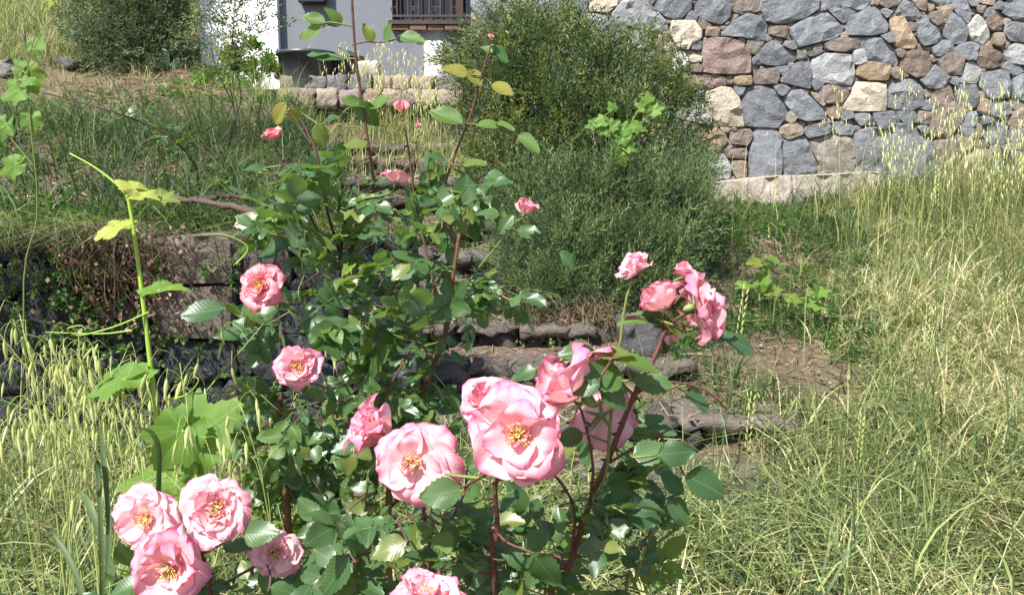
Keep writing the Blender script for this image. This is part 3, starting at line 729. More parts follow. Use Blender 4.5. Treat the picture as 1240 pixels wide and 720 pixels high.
field = Acc()
p = ground_pts(92000, -.3, 6.6, 2.2, 7.85, right_d, .6)
dist = p[:, 1]; dry = vnoise(p[:, 0], p[:, 1], .9, 8) * .45 + .35 * (vnoise(p[:, 0], p[:, 1], 3.1, 14) - .5) + np.where(rng.random(len(p)) < .5, rng.normal(.12, .16, len(p)), rng.normal(.50, .18, len(p))) + .12 * (p[:, 0] > 1.9) * sst(3.6, 5, p[:, 1]) - .22 * (p[:, 0] < 1.7) * sst(4, 5, p[:, 1])
gz = sst(.5, -.4, p[:, 0] - (.75 + .27 * p[:, 1])) * sst(3.8, 4.5, p[:, 1]); dry = dry - .30 * gz
hh = (1 - .4 * gz) * rng.gamma(4, .040, len(p)) * (.75 + .6 * vnoise(p[:, 0], p[:, 1], 1.1, 5)) * (1 + .5 * sst(6.5, 7.6, p[:, 1]))
blades(field, p, hh + .06, rng.uniform(.0035, .0085, len(p)) * (1 + .5 * (rng.random(len(p)) < .25)), rng.uniform(.2, 1.5, len(p)) * (1 + .8 * vnoise(p[:, 0], p[:, 1], 2.2, 71)), dry - .05)
p = ground_pts(3600, .3, 5.0, 2.4, 5.2, right_d, .7)
blades(field, p, rng.uniform(.12, .38, len(p)), rng.uniform(.008, .015, len(p)), rng.uniform(.4, 2.2, len(p)), rng.normal(.40, .24, len(p)))
# upright greener stalks
p = ground_pts(4400, .6, 6.4, 2.6, 7.8, right_d, .55)
blades(field, p, rng.uniform(.3, .75, len(p)), rng.uniform(.004, .008, len(p)), rng.uniform(.05, .5, len(p)), rng.normal(.40, .17, len(p)))
# tall clump against the wall on the right
p = ground_pts(5200, 2.8, 6.4, 6.2, 7.75, lambda X, Y: sst(3.0, 4.2, X) * .9, .7)
blades(field, p, rng.uniform(.25, .85, len(p)), rng.uniform(.004, .009, len(p)), rng.uniform(.1, 1.0, len(p)), rng.normal(.42, .22, len(p)))
o = ob('field_grass', field.mesh('field_grass', M['grass'])); tag(o, 'green and straw coloured wild grass covering the slope below the stone wall', 'grass', kind='stuff')

lg = Acc()
p = ground_pts(17000, -3.4, .1, 1.9, 3.95, lambda X, Y: (.4 + .8 * vnoise(X, Y, 1.5, 9)) * (Y > 2.0), .75)
blades(lg, p, rng.gamma(4, .055, len(p)) + .06, rng.uniform(.005, .011, len(p)), rng.uniform(.2, 1.8, len(p)), rng.normal(.50, .24, len(p)) - .2 * sst(3.2, 3.9, p[:, 1]))
p = ground_pts(900, -2.2, -.50, 1.4, 2.9, None, .6)
blades(lg, p, rng.uniform(.30, .62, len(p)), rng.uniform(.005, .010, len(p)), rng.uniform(.05, .6, len(p)), rng.normal(.42, .18, len(p)))
o = ob('meadow_grass', lg.mesh('meadow_grass', M['grass'])); tag(o, 'yellow green meadow grass at the foot of the low dark terrace wall', 'grass', kind='stuff')

ug = Acc()
def up_d(X, Y):
    d = (.05 + 1.1 * vnoise(X, Y, 1.2, 12)); d = d * (X < xc(np.clip(Y, 1, 9.6)) - .66)
    bank = sst(6.7, 7.3, Y) * (1 - sst(9.0, 9.4, Y)) * (X > -6)      # bare bank under the house
    return np.clip(d * (1 - .86 * bank * (X < -1.9)), 0, 1)
p = ground_pts(42000, -5.2, -.4, 4.2, 9.4, up_d, .8)
blades(ug, p, rng.gamma(4, .035, len(p)) * (1 + .9 * (p[:, 1] < 6.5)) + .05, rng.uniform(.004, .010, len(p)), rng.uniform(.2, 1.5, len(p)), rng.normal(.13, .15, len(p)) + .32 * sst(6.3, 7.6, p[:, 1]))
X_ = rng.uniform(-3.3, -.75, 2600); X_ = np.where(vnoise(X_, X_ * 0, 4.0, 61) < .42, X_ + rng.normal(.25, .1, 2600), X_); X_ = np.where((X_ > -1.75) & (X_ < -1.25) & (rng.random(2600) < .8), X_ - .8, X_); p = np.stack([X_, rng.uniform(3.93, 4.22, 2600), 1.19 + rng.normal(0, .02, 2600)], 1)
blades(ug, p, rng.gamma(2.2, .07, 2600) + .04, rng.uniform(.003, .008, 2600), rng.uniform(.6, 2.6, 2600), rng.normal(.35, .3, 2600), rng.normal(-np.pi / 2, .7, 2600))
p = ground_pts(6500, -2.3, -.2, 6.9, 9.2, lambda X, Y: np.where(X > xc(Y) + .2, .95, .25), .8)
blades(ug, p, rng.uniform(.18, .5, len(p)), rng.uniform(.004, .008, len(p)), rng.uniform(.1, .8, len(p)), rng.normal(.55, .15, len(p)))
p = ground_pts(11000, -2.6, 1.0, 3.5, 8.8, lambda X, Y: (np.abs(X - xc(Y)) < .7) * np.where(np.abs(X - xc(Y)) > .36, .95, .42 + .5 * sst(6.4, 7.4, Y)) * np.where(((Y - 3.42) % .44) > .3, 1, .25), .7); p[:, 2] = .20 + .16 * np.clip(np.floor((p[:, 1] - 3.42) / .44), 0, 12)
blades(ug, p, rng.gamma(3, .028, len(p)) + .03, rng.uniform(.003, .006, len(p)), rng.uniform(.2, 1.6, len(p)), rng.normal(.45, .2, len(p)))
o = ob('terrace_grass', ug.mesh('terrace_grass', M['grass'])); tag(o, 'dark green tufted grass on the upper terrace above the low wall', 'grass', kind='stuff')

hg = Acc()
p = ground_pts(26000, -11.5, -3.7, 9.2, 16, lambda X, Y: .95, .6)
blades(hg, p, rng.uniform(.2, .55, len(p)), rng.uniform(.007, .014, len(p)), rng.uniform(.1, .9, len(p)), rng.normal(.52, .15, len(p)))
o = ob('hillside_grass', hg.mesh('hillside_grass', M['grass'])); tag(o, 'bright yellow green grass on the hillside left of the house', 'grass', kind='stuff')

# straw, dead stalks and leaf litter lying on the soil
lt = Acc(); n = 24000
X = np.where(rng.random(n) < .35, rng.uniform(-4, -.6, n), rng.uniform(-4.5, 5.5, n)); Y = rng.uniform(2.4, 9.3, n); T = np.stack([X, Y, H(X, Y) + rng.uniform(.004, .03, n)], 1)
onst = (np.abs(X - xc(Y)) < .62) & (Y > 3.4)
stp = np.floor((Y - 3.42) / .44); T[:, 2] = np.where(onst, .21 + .16 * np.clip(stp, 0, 13) + .012, T[:, 2])
az = rng.uniform(0, 6.28, n); d = np.stack([np.cos(az), np.sin(az), rng.normal(0, .18, n)], 1)
BV = np.array([(-.5, 0, 0), (.5, 0, 0), (.35, 1, 0), (-.35, 1, 0)]) * np.array([.055, 1, 1]); BF = np.array([(0, 1, 2), (0, 2, 3)])
R = frames(d, np.tile([0, 0, 1.], (n, 1)) + rng.normal(0, .3, (n, 3)))
lt.inst(BV, BF, R, rng.uniform(.03, .16, n), T, rng.random(n))
BV2 = np.array([(0, 0, 0), (-.3, .5, .1), (0, 1, .05), (.3, .5, -.05)]); n2 = 9000
X = rng.uniform(-2.5, 2.5, n2); Y = rng.uniform(2.6, 9.2, n2); T = np.stack([X, Y, H(X, Y) + .012], 1); stp = np.floor((Y - 3.42) / .44)
T[:, 2] = np.where((np.abs(X - xc(Y)) < .62) & (Y > 3.4), .21 + .16 * np.clip(stp, 0, 13) + .012, T[:, 2])
az = rng.uniform(0, 6.28, n2); lt.inst(BV2, np.array([(0, 1, 2), (0, 2, 3)]), frames(np.stack([np.cos(az), np.sin(az), rng.normal(0, .3, n2)], 1), np.tile([0, 0, 1.], (n2, 1)) + rng.normal(0, .4, (n2, 3))), rng.uniform(.015, .035, n2), T, rng.uniform(0, .7, n2))
o = ob('dry_litter', lt.mesh('dry_litter', M['litter'], False)); tag(o, 'dry straw and dead leaf litter lying on soil and steps', 'litter', kind='stuff')

# ------------------------------------------------------------------ sprigs for shrubs and weeds
def sprig(nl, ll, lw, ang, length, curve=.15, seed=0):
    r_ = np.random.default_rng(seed); V = []; F = []
    for i in range(nl):
        t = (i + .6) / nl; base = np.array([curve * math.sin(3 * t) * length * .4, t * length, curve * t * t * length])
        a = i * 2.4 + r_.normal(0, .3); el = ang * (1 - .35 * t) * r_.uniform(.8, 1.2); s = ll * (1 - .35 * t) * r_.uniform(.8, 1.15)
        d = np.array([math.cos(a) * math.sin(el), math.cos(el), math.sin(a) * math.sin(el)])
        sd = np.cross(d, [math.cos(a + 1.2), .3, math.sin(a + 1.2)]); sd /= np.linalg.norm(sd) + 1e-9; b = len(V)
        up = np.cross(sd, d)
        V += [base, base + d * s * .45 + sd * lw * .5 + up * s * .05, base + d * s, base + d * s * .45 - sd * lw * .5 + up * s * .05]
        F += [(b, b + 1, b + 2), (b, b + 2, b + 3)]
    return np.array(V), np.array(F)

def crown(acc, blobs, n, sprigs, smin, smax, tmean, up=.55, shell=.55, clump=.12, tvar=.2):
    """sprigs spread through a union of ellipsoids: (centre, radii); clumps give light and dark tufts"""
    vol = np.array([r[0] * r[1] * r[2] for _, r in blobs]) ** .8; vol /= vol.sum()
    bi = rng.choice(len(blobs), n, p=vol)
    cen = np.array([b[0] for b in blobs])[bi]; rad = np.array([b[1] for b in blobs])[bi]
    nc = max(8, n // 34); cd = rdir(nc); cr = (shell + (1 - shell) * rng.random(nc)) ** .6; cl = cd * cr[:, None]
    ci = rng.integers(0, nc, n); u = cl[ci] + rng.normal(0, clump, (n, 3))
    ctint = rng.normal(0, tvar, nc)[ci]
    T = cen + u * rad
    d = u * .8 + np.array([0, 0, up]) + rng.normal(0, .45, (n, 3))
    R = frames(d, rdir(n)); S = rng.uniform(smin, smax, n); tint = np.clip(tmean + ctint + rng.normal(0, .12, n) , 0, 1)
    k = len(sprigs); w_ = rng.integers(0, k, n)
    for j in range(k):
        q = w_ == j; acc.inst(*sprigs[j], R[q], S[q], T[q], tint[q])

def branches(base, tips, r0, r1, seed=0, wob=.12):
    r_ = np.random.default_rng(seed); acc = Acc()
    for t in tips:
        base = np.asarray(base, float); t = np.asarray(t, float); L = np.linalg.norm(t - base); b0 = base + r_.normal(0, .05, 3) * [1, 1, 0]
        mid = [b0 + (t - b0) * f + r_.normal(0, wob * L * .5, 3) * [1, 1, .5] for f in (.3, .65)]; pts = spline([b0, *mid, t], 14)
        acc.add(*tube(pts, np.linspace(r0, r1, 14), 6))
    return acc

def shrub(name, base, blobs, n, sprigs, smin, smax, mat, label, cat, tmean=.5, r0=.02, r1=.005, ntips=14, group=None, **kw):
    t = empty(name, base, label, cat, group)
    a = Acc(); crown(a, blobs, n, sprigs, smin, smax, tmean, **kw); off = np.array(base)
    ob('crown', a.mesh('crown', mat, False, off), t, kind='stuff')
    tips = []
    for i in range(ntips):
        c, r = blobs[i % len(blobs)]; tips.append(np.array(c) + rdir(1)[0] * np.array(r) * .75)
    ob('trunk', branches(base, tips, r0, r1, len(label)).mesh('trunk', M['bark'], True, off), t)
    return t

SP_BROOM = [sprig(13, .034, .0075, .75, .13, .2, s) for s in range(4)]
SP_NEEDLE = [sprig(18, .030, .0042, .65, .15, .3, s + 10) for s in range(4)]
SP_OLIVE = [sprig(11, .050, .013, .8, .16, .2, s + 20) for s in range(4)]
SP_WEED = [sprig(8, .036, .019, 1.15, .05, .2, s + 30) for s in range(4)]
SP_ROUND = [sprig(7, .030, .024, 1.25, .04, .2, s + 40) for s in range(3)]

def bl(px, py, Y, rx, rz, ry=None):
    """blob from pixel centre, pixel half sizes and depth"""
    k = Y / FPX; return (P(px, py, Y), (rx * k, ry if ry else min(rx, rz) * k, rz * k))

# big shrub on the right of the steps
base = G(690, 395, 4.0); base = np.array([P(690, 300, 6.2)[0], 6.2, H(P(690, 300, 6.2)[0], 6.2)])
blobs = [bl(635, 92, 6.3, 58, 58), bl(598, 85, 6.5, 46, 44), bl(690, 105, 6.2, 60, 55), bl(650, 175, 6.0, 75, 75), bl(720, 175, 6.0, 70, 60), bl(600, 135, 6.3, 40, 50), bl(556, 80, 6.6, 28, 22), bl(600, 205, 5.9, 30, 40), bl(690, 225, 5.7, 70, 40), bl(630, 235, 5.6, 40, 40)]
sh = shrub('evergreen_shrub', base, blobs, 5200, SP_BROOM, .75, 1.8, M['shrub'], 'tall dense evergreen shrub with fine dark leaves in front of the stone wall', 'shrub', .44, .03, .004, 46, clump=.075, tvar=.34)
sp_ = Acc(); crown(sp_, [bl(760, 75, 6.6, 55, 40), bl(780, 120, 6.5, 55, 45), bl(815, 150, 6.6, 38, 60), bl(740, 110, 6.4, 40, 50), bl(835, 205, 6.6, 28, 36), bl(770, 180, 6.3, 50, 45), bl(615, 35, 6.5, 40, 34), bl(670, 38, 6.5, 42, 30)], 2100, SP_BROOM, .8, 1.6, .5, clump=.10, shell=.3, tvar=.28)
ob('side_sprays', sp_.mesh('side_sprays', M['shrub'], False, base), sh, kind='stuff')
ob('side_branches', branches(base, [P(random.uniform(720, 840), random.uniform(45, 210), random.uniform(6.3, 6.7)) for _ in range(18)], .010, .002, 5).mesh('side_branches', M['bark'], True, base), sh)
# grey green low mound in front of it
base = P(740, 330, 5.6); base[2] = H(base[0], base[1])
blobs = [bl(700, 260, 5.5, 80, 60), bl(770, 270, 5.6, 85, 65), bl(815, 245, 6.0, 38, 45), bl(660, 320, 5.1, 55, 60), bl(720, 335, 5.2, 70, 50), bl(780, 320, 5.3, 60, 42), bl(640, 365, 5.0, 35, 35), bl(700, 375, 5.0, 50, 28), bl(650, 265, 5.3, 40, 50), bl(810, 215, 6.1, 45, 30)]
shrub('lavender_shrub', base, blobs, 5200, SP_NEEDLE, .6, 1.9, M['lavender'], 'low grey green needle leaved mound spilling over the step edge', 'shrub', .5, .015, .003, 60, up=.85, clump=.09, tvar=.33)
# dead twigs hanging under the mound
dt = Acc()
for i in range(260):
    a = P(random.uniform(640, 745), random.uniform(355, 392), random.uniform(4.75, 5.0)); e = a + np.array([random.gauss(0, .07), random.uniform(-.10, .02), -random.uniform(.03, .17)])
    m_ = (a + e) / 2 + rng.normal(0, .03, 3); dt.add(*tube(spline([a, m_, e], 5), .0016, 3), random.random())
o = ob('dead_twigs', dt.mesh('dead_twigs', M['dead'])); tag(o, 'pale dead twigs hanging under the grey green mound over a step', 'twigs', kind='stuff')

# shrubs by the house
base = G(175, 84, 6); base[1] = 9.3; base[0] = P(175, 80, 9.3)[0]; base[2] = H(base[0], base[1])
shrub('olive_shrub', base, [bl(130, 20, 9.4, 42, 40), bl(175, 15, 9.4, 45, 45), bl(196, 15, 9.3, 26, 38), bl(150, 58, 9.2, 42, 25), bl(196, 62, 9.2, 28, 24), bl(175, -30, 9.5, 55, 40)], 2500, SP_OLIVE, .9, 1.5, M['olive'], 'grey green olive leaved shrub on the bank left of the white wall', 'shrub', .45, .03, .006, 22, clump=.14)
base = G(266, 188, 4.3); print('sapling base', base)
Yb = base[1]
shrub('sapling', base, [bl(285, 18, Yb, 36, 34), bl(262, 45, Yb, 26, 30), bl(305, 50, Yb, 26, 30), bl(285, 75, Yb, 26, 22), bl(300, -8, Yb, 26, 24)], 280, SP_OLIVE, .5, .95, M['shrub'], 'slender sapling with thin bare stems standing against the white wall', 'sapling', .62, .0055, .0022, 5, clump=.16, shell=.3)
base = G(300, 92, 6); base[1] = 9.1; base[0] = P(305, 90, 9.1)[0]; base[2] = H(base[0], base[1])
shrub('wall_bush', base, [bl(300, 72, 9.1, 26, 22), bl(318, 84, 9.0, 18, 14)], 240, SP_WEED, 1.2, 1.9, M['weed'], 'bright leafy bush at the foot of the white wall', 'bush', .55, .012, .004, 8, shell=.3)

# low leafy weeds on the slope and terrace
wd = Acc()
def weeds(n, x0, x1, y0, y1, dens, sps, smin, smax, tm):
    p = ground_pts(n, x0, x1, y0, y1, dens)
    for b_, r__ in zip(bare, brad): p = p[(np.hypot(p[:, 0] - b_[0], p[:, 1] - b_[1]) > r__ * 1.1) | (rng.random(len(p)) < .12)]
    k = len(p); p[:, 2] += rng.uniform(0, .05, k)
    R = frames(rng.normal(0, .45, (k, 3)) + [0, 0, 1.], rdir(k)); S = rng.uniform(smin, smax, k); tn = np.clip(tm + .5 * (vnoise(p[:, 0], p[:, 1], 2.5, 21) - .5) + rng.normal(0, .12, k), 0, 1)
    q = rng.integers(0, len(sps), k)
    for j in range(len(sps)): s = q == j; wd.inst(*sps[j], R[s], S[s], p[s], tn[s])
weeds(7000, .75, 2.9, 4.0, 7.6, lambda X, Y: np.clip(1.25 * vnoise(X, Y, 1.6, 33) - .05, 0, 1) * (X > xc(Y) + .62) * (X < .75 + .30 * Y), SP_WEED + SP_NEEDLE[:2], .6, 1.2, .22)
weeds(3400, -4.5, -.6, 4.2, 7.8, lambda X, Y: vnoise(X, Y, 1.7, 35) * (X < xc(Y) - .62), SP_WEED + SP_ROUND, .7, 1.3, .38)
weeds(1500, -3.4, -.8, 4.06, 4.5, lambda X, Y: .9, SP_ROUND + SP_WEED, .6, 1.2, .4)
weeds(800, -1.6, .2, 2.2, 3.6, lambda X, Y: vnoise(X, Y, 1.9, 37), SP_WEED, .8, 1.5, .6)
weeds(2200, .6, 5.5, 2.6, 7.6, lambda X, Y: np.clip(vnoise(X, Y, 1.9, 41) - .3, 0, 1), SP_WEED, .6, 1.2, .45)
weeds(1100, -2.2, 1.2, 3.4, 8.4, lambda X, Y: (np.abs(X - xc(Y)) < .75) * vnoise(X, Y, 2.6, 51), SP_WEED + SP_NEEDLE[:1], .5, 1.0, .4)
weeds(500, -3.2, -1.8, 8.2, 9.3, lambda X, Y: vnoise(X, Y, 1.9, 43), SP_WEED, .9, 1.6, .5)
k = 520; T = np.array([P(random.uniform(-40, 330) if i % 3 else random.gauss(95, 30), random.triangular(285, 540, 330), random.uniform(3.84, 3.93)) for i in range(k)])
wd.inst(*SP_WEED[0], frames(rng.normal(0, .5, (k, 3)) + [0, -.6, -.2], rdir(k)), rng.uniform(.4, 1.1, k), T, rng.uniform(.05, .5, k))  # weeds on the low wall face, tinted dark to deepen its shade
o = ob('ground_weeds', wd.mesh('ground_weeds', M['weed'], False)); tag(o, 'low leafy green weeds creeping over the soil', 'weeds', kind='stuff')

# pale leafy weed tangle under the left roses
wt = Acc()
crown(wt, [bl(360, 610, 1.55, 70, 45), bl(410, 640, 1.5, 50, 45), bl(330, 585, 1.6, 45, 30)], 420, SP_ROUND + SP_WEED[:1], .28, .5, .85, shell=.2)
o = ob('bedstraw', wt.mesh('bedstraw', M['weed'], False)); tag(o, 'pale yellow green fine weed tangled under the rose canes', 'weed', kind='stuff')

# dry vine tangle hanging over the low wall
dv = Acc()
for i in range(150):
    x = random.gauss(135, 42); a = P(x, random.uniform(268, 300), random.uniform(3.78, 3.95)); L = random.uniform(.06, .42)
    e = a + np.array([random.gauss(.06, .14), random.uniform(-.08, .02), -L]); m_ = (a + e) / 2 + rng.normal(0, .06, 3)
    dv.add(*tube(spline([a, m_, e], 7), random.uniform(.0008, .0022), 3), random.random() * .7)
k = 600; T = np.array([P(random.gauss(140, 46), random.uniform(272, 405), random.uniform(3.76, 3.88)) for _ in range(k)])
dv.inst(BV2, np.array([(0, 1, 2), (0, 2, 3)]), frames(rng.normal(0, .6, (k, 3)) + [0, 0, -.6], rdir(k)), rng.uniform(.012, .034, k), T, rng.random(k))
o = ob('dry_vine_tangle', dv.mesh('dry_vine_tangle', M['dead'])); tag(o, 'brown dead vine tangle hanging over the low dark wall', 'dead vine', kind='stuff')

# ------------------------------------------------------------------ wild oats
def spikelet_mesh(mat):
    prof = [(0, .0008), (.15, .0024), (.40, .0033), (.72, .0020), (1, .0005)]; L = .030; V = []; F = []
    for k, (t, r) in enumerate(prof):
        for j in range(5): a = j * 2 * math.pi / 5; V.append((r * math.cos(a) * 1.1, r * .75 * math.sin(a), -t * L))
    for k in range(4):
        for j in range(5): a0 = k * 5 + j; a1 = k * 5 + (j + 1) % 5; F += [(a0, a1, a1 + 5), (a0, a1 + 5, a0 + 5)]
    V = np.array(V); F = np.array(F); n = len(V)
    A = []
    for s in (-1, 1):
        b = len(A); A += [(s * .001, 0, -.02), (s * .0016, 0, -.02), (s * .004 + .0002, .001, -.048)]
    V = np.vstack([V, A]); F = np.vstack([F, [(n, n + 1, n + 2), (n + 3, n + 4, n + 5)]])
    tint = np.concatenate([.35 + .6 * np.clip(-V[:n, 2] / L, 0, 1) * 1.0, np.full(6, .9)])
    return V, F, tint
SV, SF, ST = spikelet_mesh(None)
spik = mk('spikelet', SV, SF, M['oat'], True, {'tint': ST})

def oat_shape(seed, h=1.2, pan=.30, nb=11):
    """stem, leaf blades and spikelet points of one wild oat"""
    r_ = np.random.default_rng(seed); lean = r_.normal(0, .10, 2)
    ts = np.linspace(0, 1, 12); nod = r_.normal(0, .10, 2)
    stem = np.stack([lean[0] * ts + nod[0] * ts ** 4, lean[1] * ts + nod[1] * ts ** 4, h * ts - .02 * ts ** 6], 1)
    acc = Acc(); acc.add(*tube(stem, np.linspace(.0024, .0007, 12), 4), .35); pts = []
    for i in range(nb):
        t = 1 - pan / h * (1 - i / (nb - 1)) ; j = np.array([np.interp(t, ts, stem[:, q]) for q in range(3)])
        a = r_.uniform(0, 6.28); L = .10 * (1.15 - .75 * i / nb) * r_.uniform(.6, 1.3)
        d = np.array([math.cos(a), math.sin(a), 0]); e = j + d * L * .8 + [0, 0, L * .1]; mid = j + d * L * .45 + np.array([0, 0, L * .45])
        acc.add(*tube(spline([j, mid, e, e + d * .003 + [0, 0, -.012]], 6), .0004, 3), .5); pts.append(e + d * .003 + np.array([0, 0, -.012]))
        if r_.random() < .55:
            e2 = mid + np.array([math.cos(a + 1), math.sin(a + 1), 0]) * L * .3 + [0, 0, -.012]; acc.add(*tube(np.array([mid, (mid + e2) / 2 + [0, 0, .006], e2]), .0004, 3), .5); pts.append(e2)
    lb = Acc(); k = 3; zz = r_.uniform(.15, .65, k) * h
    root = np.stack([np.interp(zz / h, ts, stem[:, 0]), np.interp(zz / h, ts, stem[:, 1]), zz], 1)
    return acc, pts, root
def blade_part(root, seed):
    b = Acc(); blades(b, root, rng.uniform(.16, .34, len(root)), rng.uniform(.005, .009, len(root)), rng.uniform(.5, 1.4, len(root)), rng.normal(.45, .12, len(root)), None, (0, .2, .4, .6, .8, .92, 1)); return b
protos = []
for s in range(5):
    acc, pts, root = oat_shape(200 + s, 1.2, .22, 10); protos.append((acc.mesh('stem', M['oat']), blade_part(root, s).mesh('blade', M['grass']), pts))
def oat_thing(px, ytop, Y, i, label, group, sc=None):
    top = P(px, ytop, Y); g = np.array([top[0], top[1], H(top[0], top[1]) - .01]); s = (top[2] - g[2]) / 1.2
    sm, bm, pts = protos[i % len(protos)]
    t = empty('wild_oat', g, label, 'wild oat', group); t.rotation_euler = (0, 0, random.uniform(0, 6.28)); t.scale = (s, s, s)
    ob('stem', sm, t); ob('blade', bm, t); 
    for p_ in pts:
        o = ob('spikelet', spik, t); o.location = tuple(p_); o.rotation_euler = (random.gauss(0, .18), random.gauss(0, .18), random.uniform(0, 6.28)); q = random.uniform(.8, 1.15) / max(.8, s); o.scale = (q, q, q)
    return t
for i in range(23):
    px = random.uniform(-15, 170) if i < 17 else random.uniform(180, 330); yt = random.triangular(335, 490, 410) if i < 17 else random.uniform(400, 480)
    oat_thing(px, yt, random.uniform(1.22, 1.6), i, 'wild oat stalk with drooping pale spikelets in front of the low dark wall', 'wild oats before the low wall')
# oats massed against the tall wall
ao = Acc()
def oat_stuff(acc, X, Y, h, i):
    z = H(X, Y); a, pts, root = oat_shape(400 + i, h, .32, 10); o_ = np.array([X, Y, z])
    for V, F, T in zip(a.V, a.F, a.T): pass
    V = np.vstack(a.V); acc.add(V * 1.0 + o_, np.vstack(a.F), .6)
    k = len(pts); R = frames(np.tile([0, 1., 0], (k, 1)) + rng.normal(0, .2, (k, 3)), np.tile([0, 0, 1.], (k, 1))); acc.inst(SV, SF, R, rng.uniform(1.1, 1.7, k), np.array(pts) + o_, rng.uniform(.6, 1, k))
for i in range(85):
    X = random.triangular(2.4, 5.8, 4.1); Y = random.uniform(6.2, 7.5); oat_stuff(ao, X, Y, random.uniform(.65, 1.25), i)
for i in range(26):
    Y = random.uniform(7.6, 8.9); X = xc(Y) + random.uniform(-.1, .7); oat_stuff(ao, X, Y, random.uniform(.55, .95), 200 + i)
o = ob('oat_stand', ao.mesh('oat_stand', M['oat'])); tag(o, 'stand of pale ripening wild oats against the tall stone wall', 'wild oats', kind='stuff')

# single green cereal stalks standing in the foreground right
def ear_mesh(L):
    a = Acc()
    for i in range(16):
        t = i / 16; ang = i * math.pi; d = np.array([math.cos(ang) * .22, .06, 1]); d /= np.linalg.norm(d)
        V = np.array([(0, 0, 0), (.0028, .001, .35 * .018), (0, 0, .018), (-.0028, .001, .35 * .018), (0, .003, .007)]); R = frames(np.array([np.cross(d, [0, 1, 0])]), d[None])[0]
        a.add(V @ R.T * 1.0 + np.array([math.cos(ang) * .0018, 0, t * L]), np.array([(0, 1, 4), (1, 2, 4), (2, 3, 4), (3, 0, 4), (0, 2, 1), (0, 3, 2)]), .25 + .25 * t)
    return a.mesh('ear', M['oat'])
ear = ear_mesh(.11)
for i, (tx, ty, bx, by, Y, lab) in enumerate([(893, 420, 862, 590, 1.45, 'green grass stalk with a long narrow ear beside the rose cluster'), (1122, 425, 1105, 640, 1.9, 'tall dark green grass stalk amid the sunlit field grass'),
        (905, 545, 880, 720, 1.5, 'leaning green grass stalk beside the outermost rose leaves'), (1040, 560, 1020, 720, 1.8, 'green stalk standing in the short straw grass'),
        (1135, 250, 1130, 420, 3.6, 'thin green stalk rising over the dry patch of field'), (1215, 400, 1222, 640, 2.2, 'grass stalk at the outer edge of the field')]):
    top = P(tx, ty, Y); bt = P(bx, by, Y); d = (bt - top) / np.linalg.norm(bt - top); zz = H(bt[0], bt[1]); g = bt + d * max(0, (bt[2] - zz) / max(.2, -d[2])); g[2] = H(g[0], g[1])
    t = empty('grass_stalk', g, lab, 'grass stalk', 'single grass stalks in the field')
    pts = spline([g, (g * .5 + top * .5) + [.01, 0, 0], top], 12) - g; V, F = tube(pts, np.linspace(.0026, .0011, 12), 5)
    ob('stem', mk('stem', V, F, M['grass'], True, {'tint': np.full(len(V), .3)}), t)
    e = ob('ear', ear, t, frame4(pts[-1] * .93 + pts[-2] * .07, np.cross(pts[-1] - pts[-3], [1, 0, 0]), pts[-1] - pts[-3], 1.0 if Y < 2.5 else 1.5))
    b = blade_part(np.array([pts[5], pts[7], pts[3]]), i); ob('blade', b.mesh('blade', M['grass']), t)

# ================================================================== roses
def leaflet_mesh(seed, W=.36, fold=.22, droop=.18, wave=.03, nlen=8, name='leaflet', mat=None):
    """serrated ovate rose leaflet, unit length along +y, folded on its midrib"""
    r_ = np.random.default_rng(seed); us = (-1, -.62, -.3, 0, .3, .62, 1); V = []; F = []; m = len(us)
    n = nlen * 2
    tw = r_.normal(0, .12); ph = r_.uniform(0, 6)
    for i in range(n + 1):
        t = i / n; hw = W * math.sin(math.pi * min(1, t ** .78)) ** .72 * (1 - .12 * t) if 0 < t < 1 else 0
        ser = (1.0 if i % 2 else .90)
        for u in us:
            x = hw * u * (ser if abs(u) == 1 else 1); y = t + (.03 if abs(u) == 1 and i % 2 else 0) * (0 < t < 1)
            z = fold * abs(x) - droop * t * t + wave * math.sin(7 * t + ph + 2 * u) * abs(u) + tw * x * t
            V.append((x, y, z))
    for i in range(n):
        for j in range(m - 1):
            a = i * m + j
            if i == 0: F.append((a, a + m + 1, a + m))
            elif i == n - 1: F.append((a, a + 1, a + m))
            else: F.append((a, a + 1, a + m + 1, a + m))
    return mk(name, np.array(V), F, mat)
LF = {}
for key in ('rose_leaf', 'rose_leaf_young', 'rose_leaf_yellow'):
    LF[key] = [leaflet_mesh(s, random.uniform(.33, .41), random.uniform(.05, .4), random.uniform(-.05, .3), random.uniform(.02, .06), 7, 'leaflet', M[key]) for s in range(6)]
V, F = tube([(0, 0, 0), (0, .5, -.02), (0, 1, -.01)], .012, 4); RACH = {k: mk('leaf', V, F, M[v]) for k, v in (('rose_leaf', 'cane_green'), ('rose_leaf_young', 'cane_red'), ('rose_leaf_yellow', 'cane_green'))}
LAY5 = [(1.0, 0, 1.0), (.78, 62, .88), (.78, -62, .88), (.42, 66, .72), (.42, -66, .72)]
LAY3 = [(1.0, 0, 1.0), (.62, 60, .85), (.62, -60, .85)]
LAY7 = LAY5 + [(.2, 68, .6), (.2, -68, .6)]

def compound(parent, loc, d, up, size, key='rose_leaf', lay=LAY5):
    """one rose leaf: rachis with its leaflets as sub-parts; size = length of the end leaflet"""
    L = size * 1.35; off = Vector(parent.location)
    o = ob('leaf', RACH[key], parent, Matrix.Translation(-off) @ frame4(loc, d, up, L))
    for (t, ang, s) in lay:
        q = size * s / L * random.uniform(.88, 1.12); ch = ob('leaflet', random.choice(LF[key]), o)
        ch.location = (0, t, -.02 * t); ch.rotation_euler = (random.gauss(0, .2), random.gauss(0, .25), math.radians(-ang + random.gauss(0, 9))); ch.scale = (q, q, q)
    return o

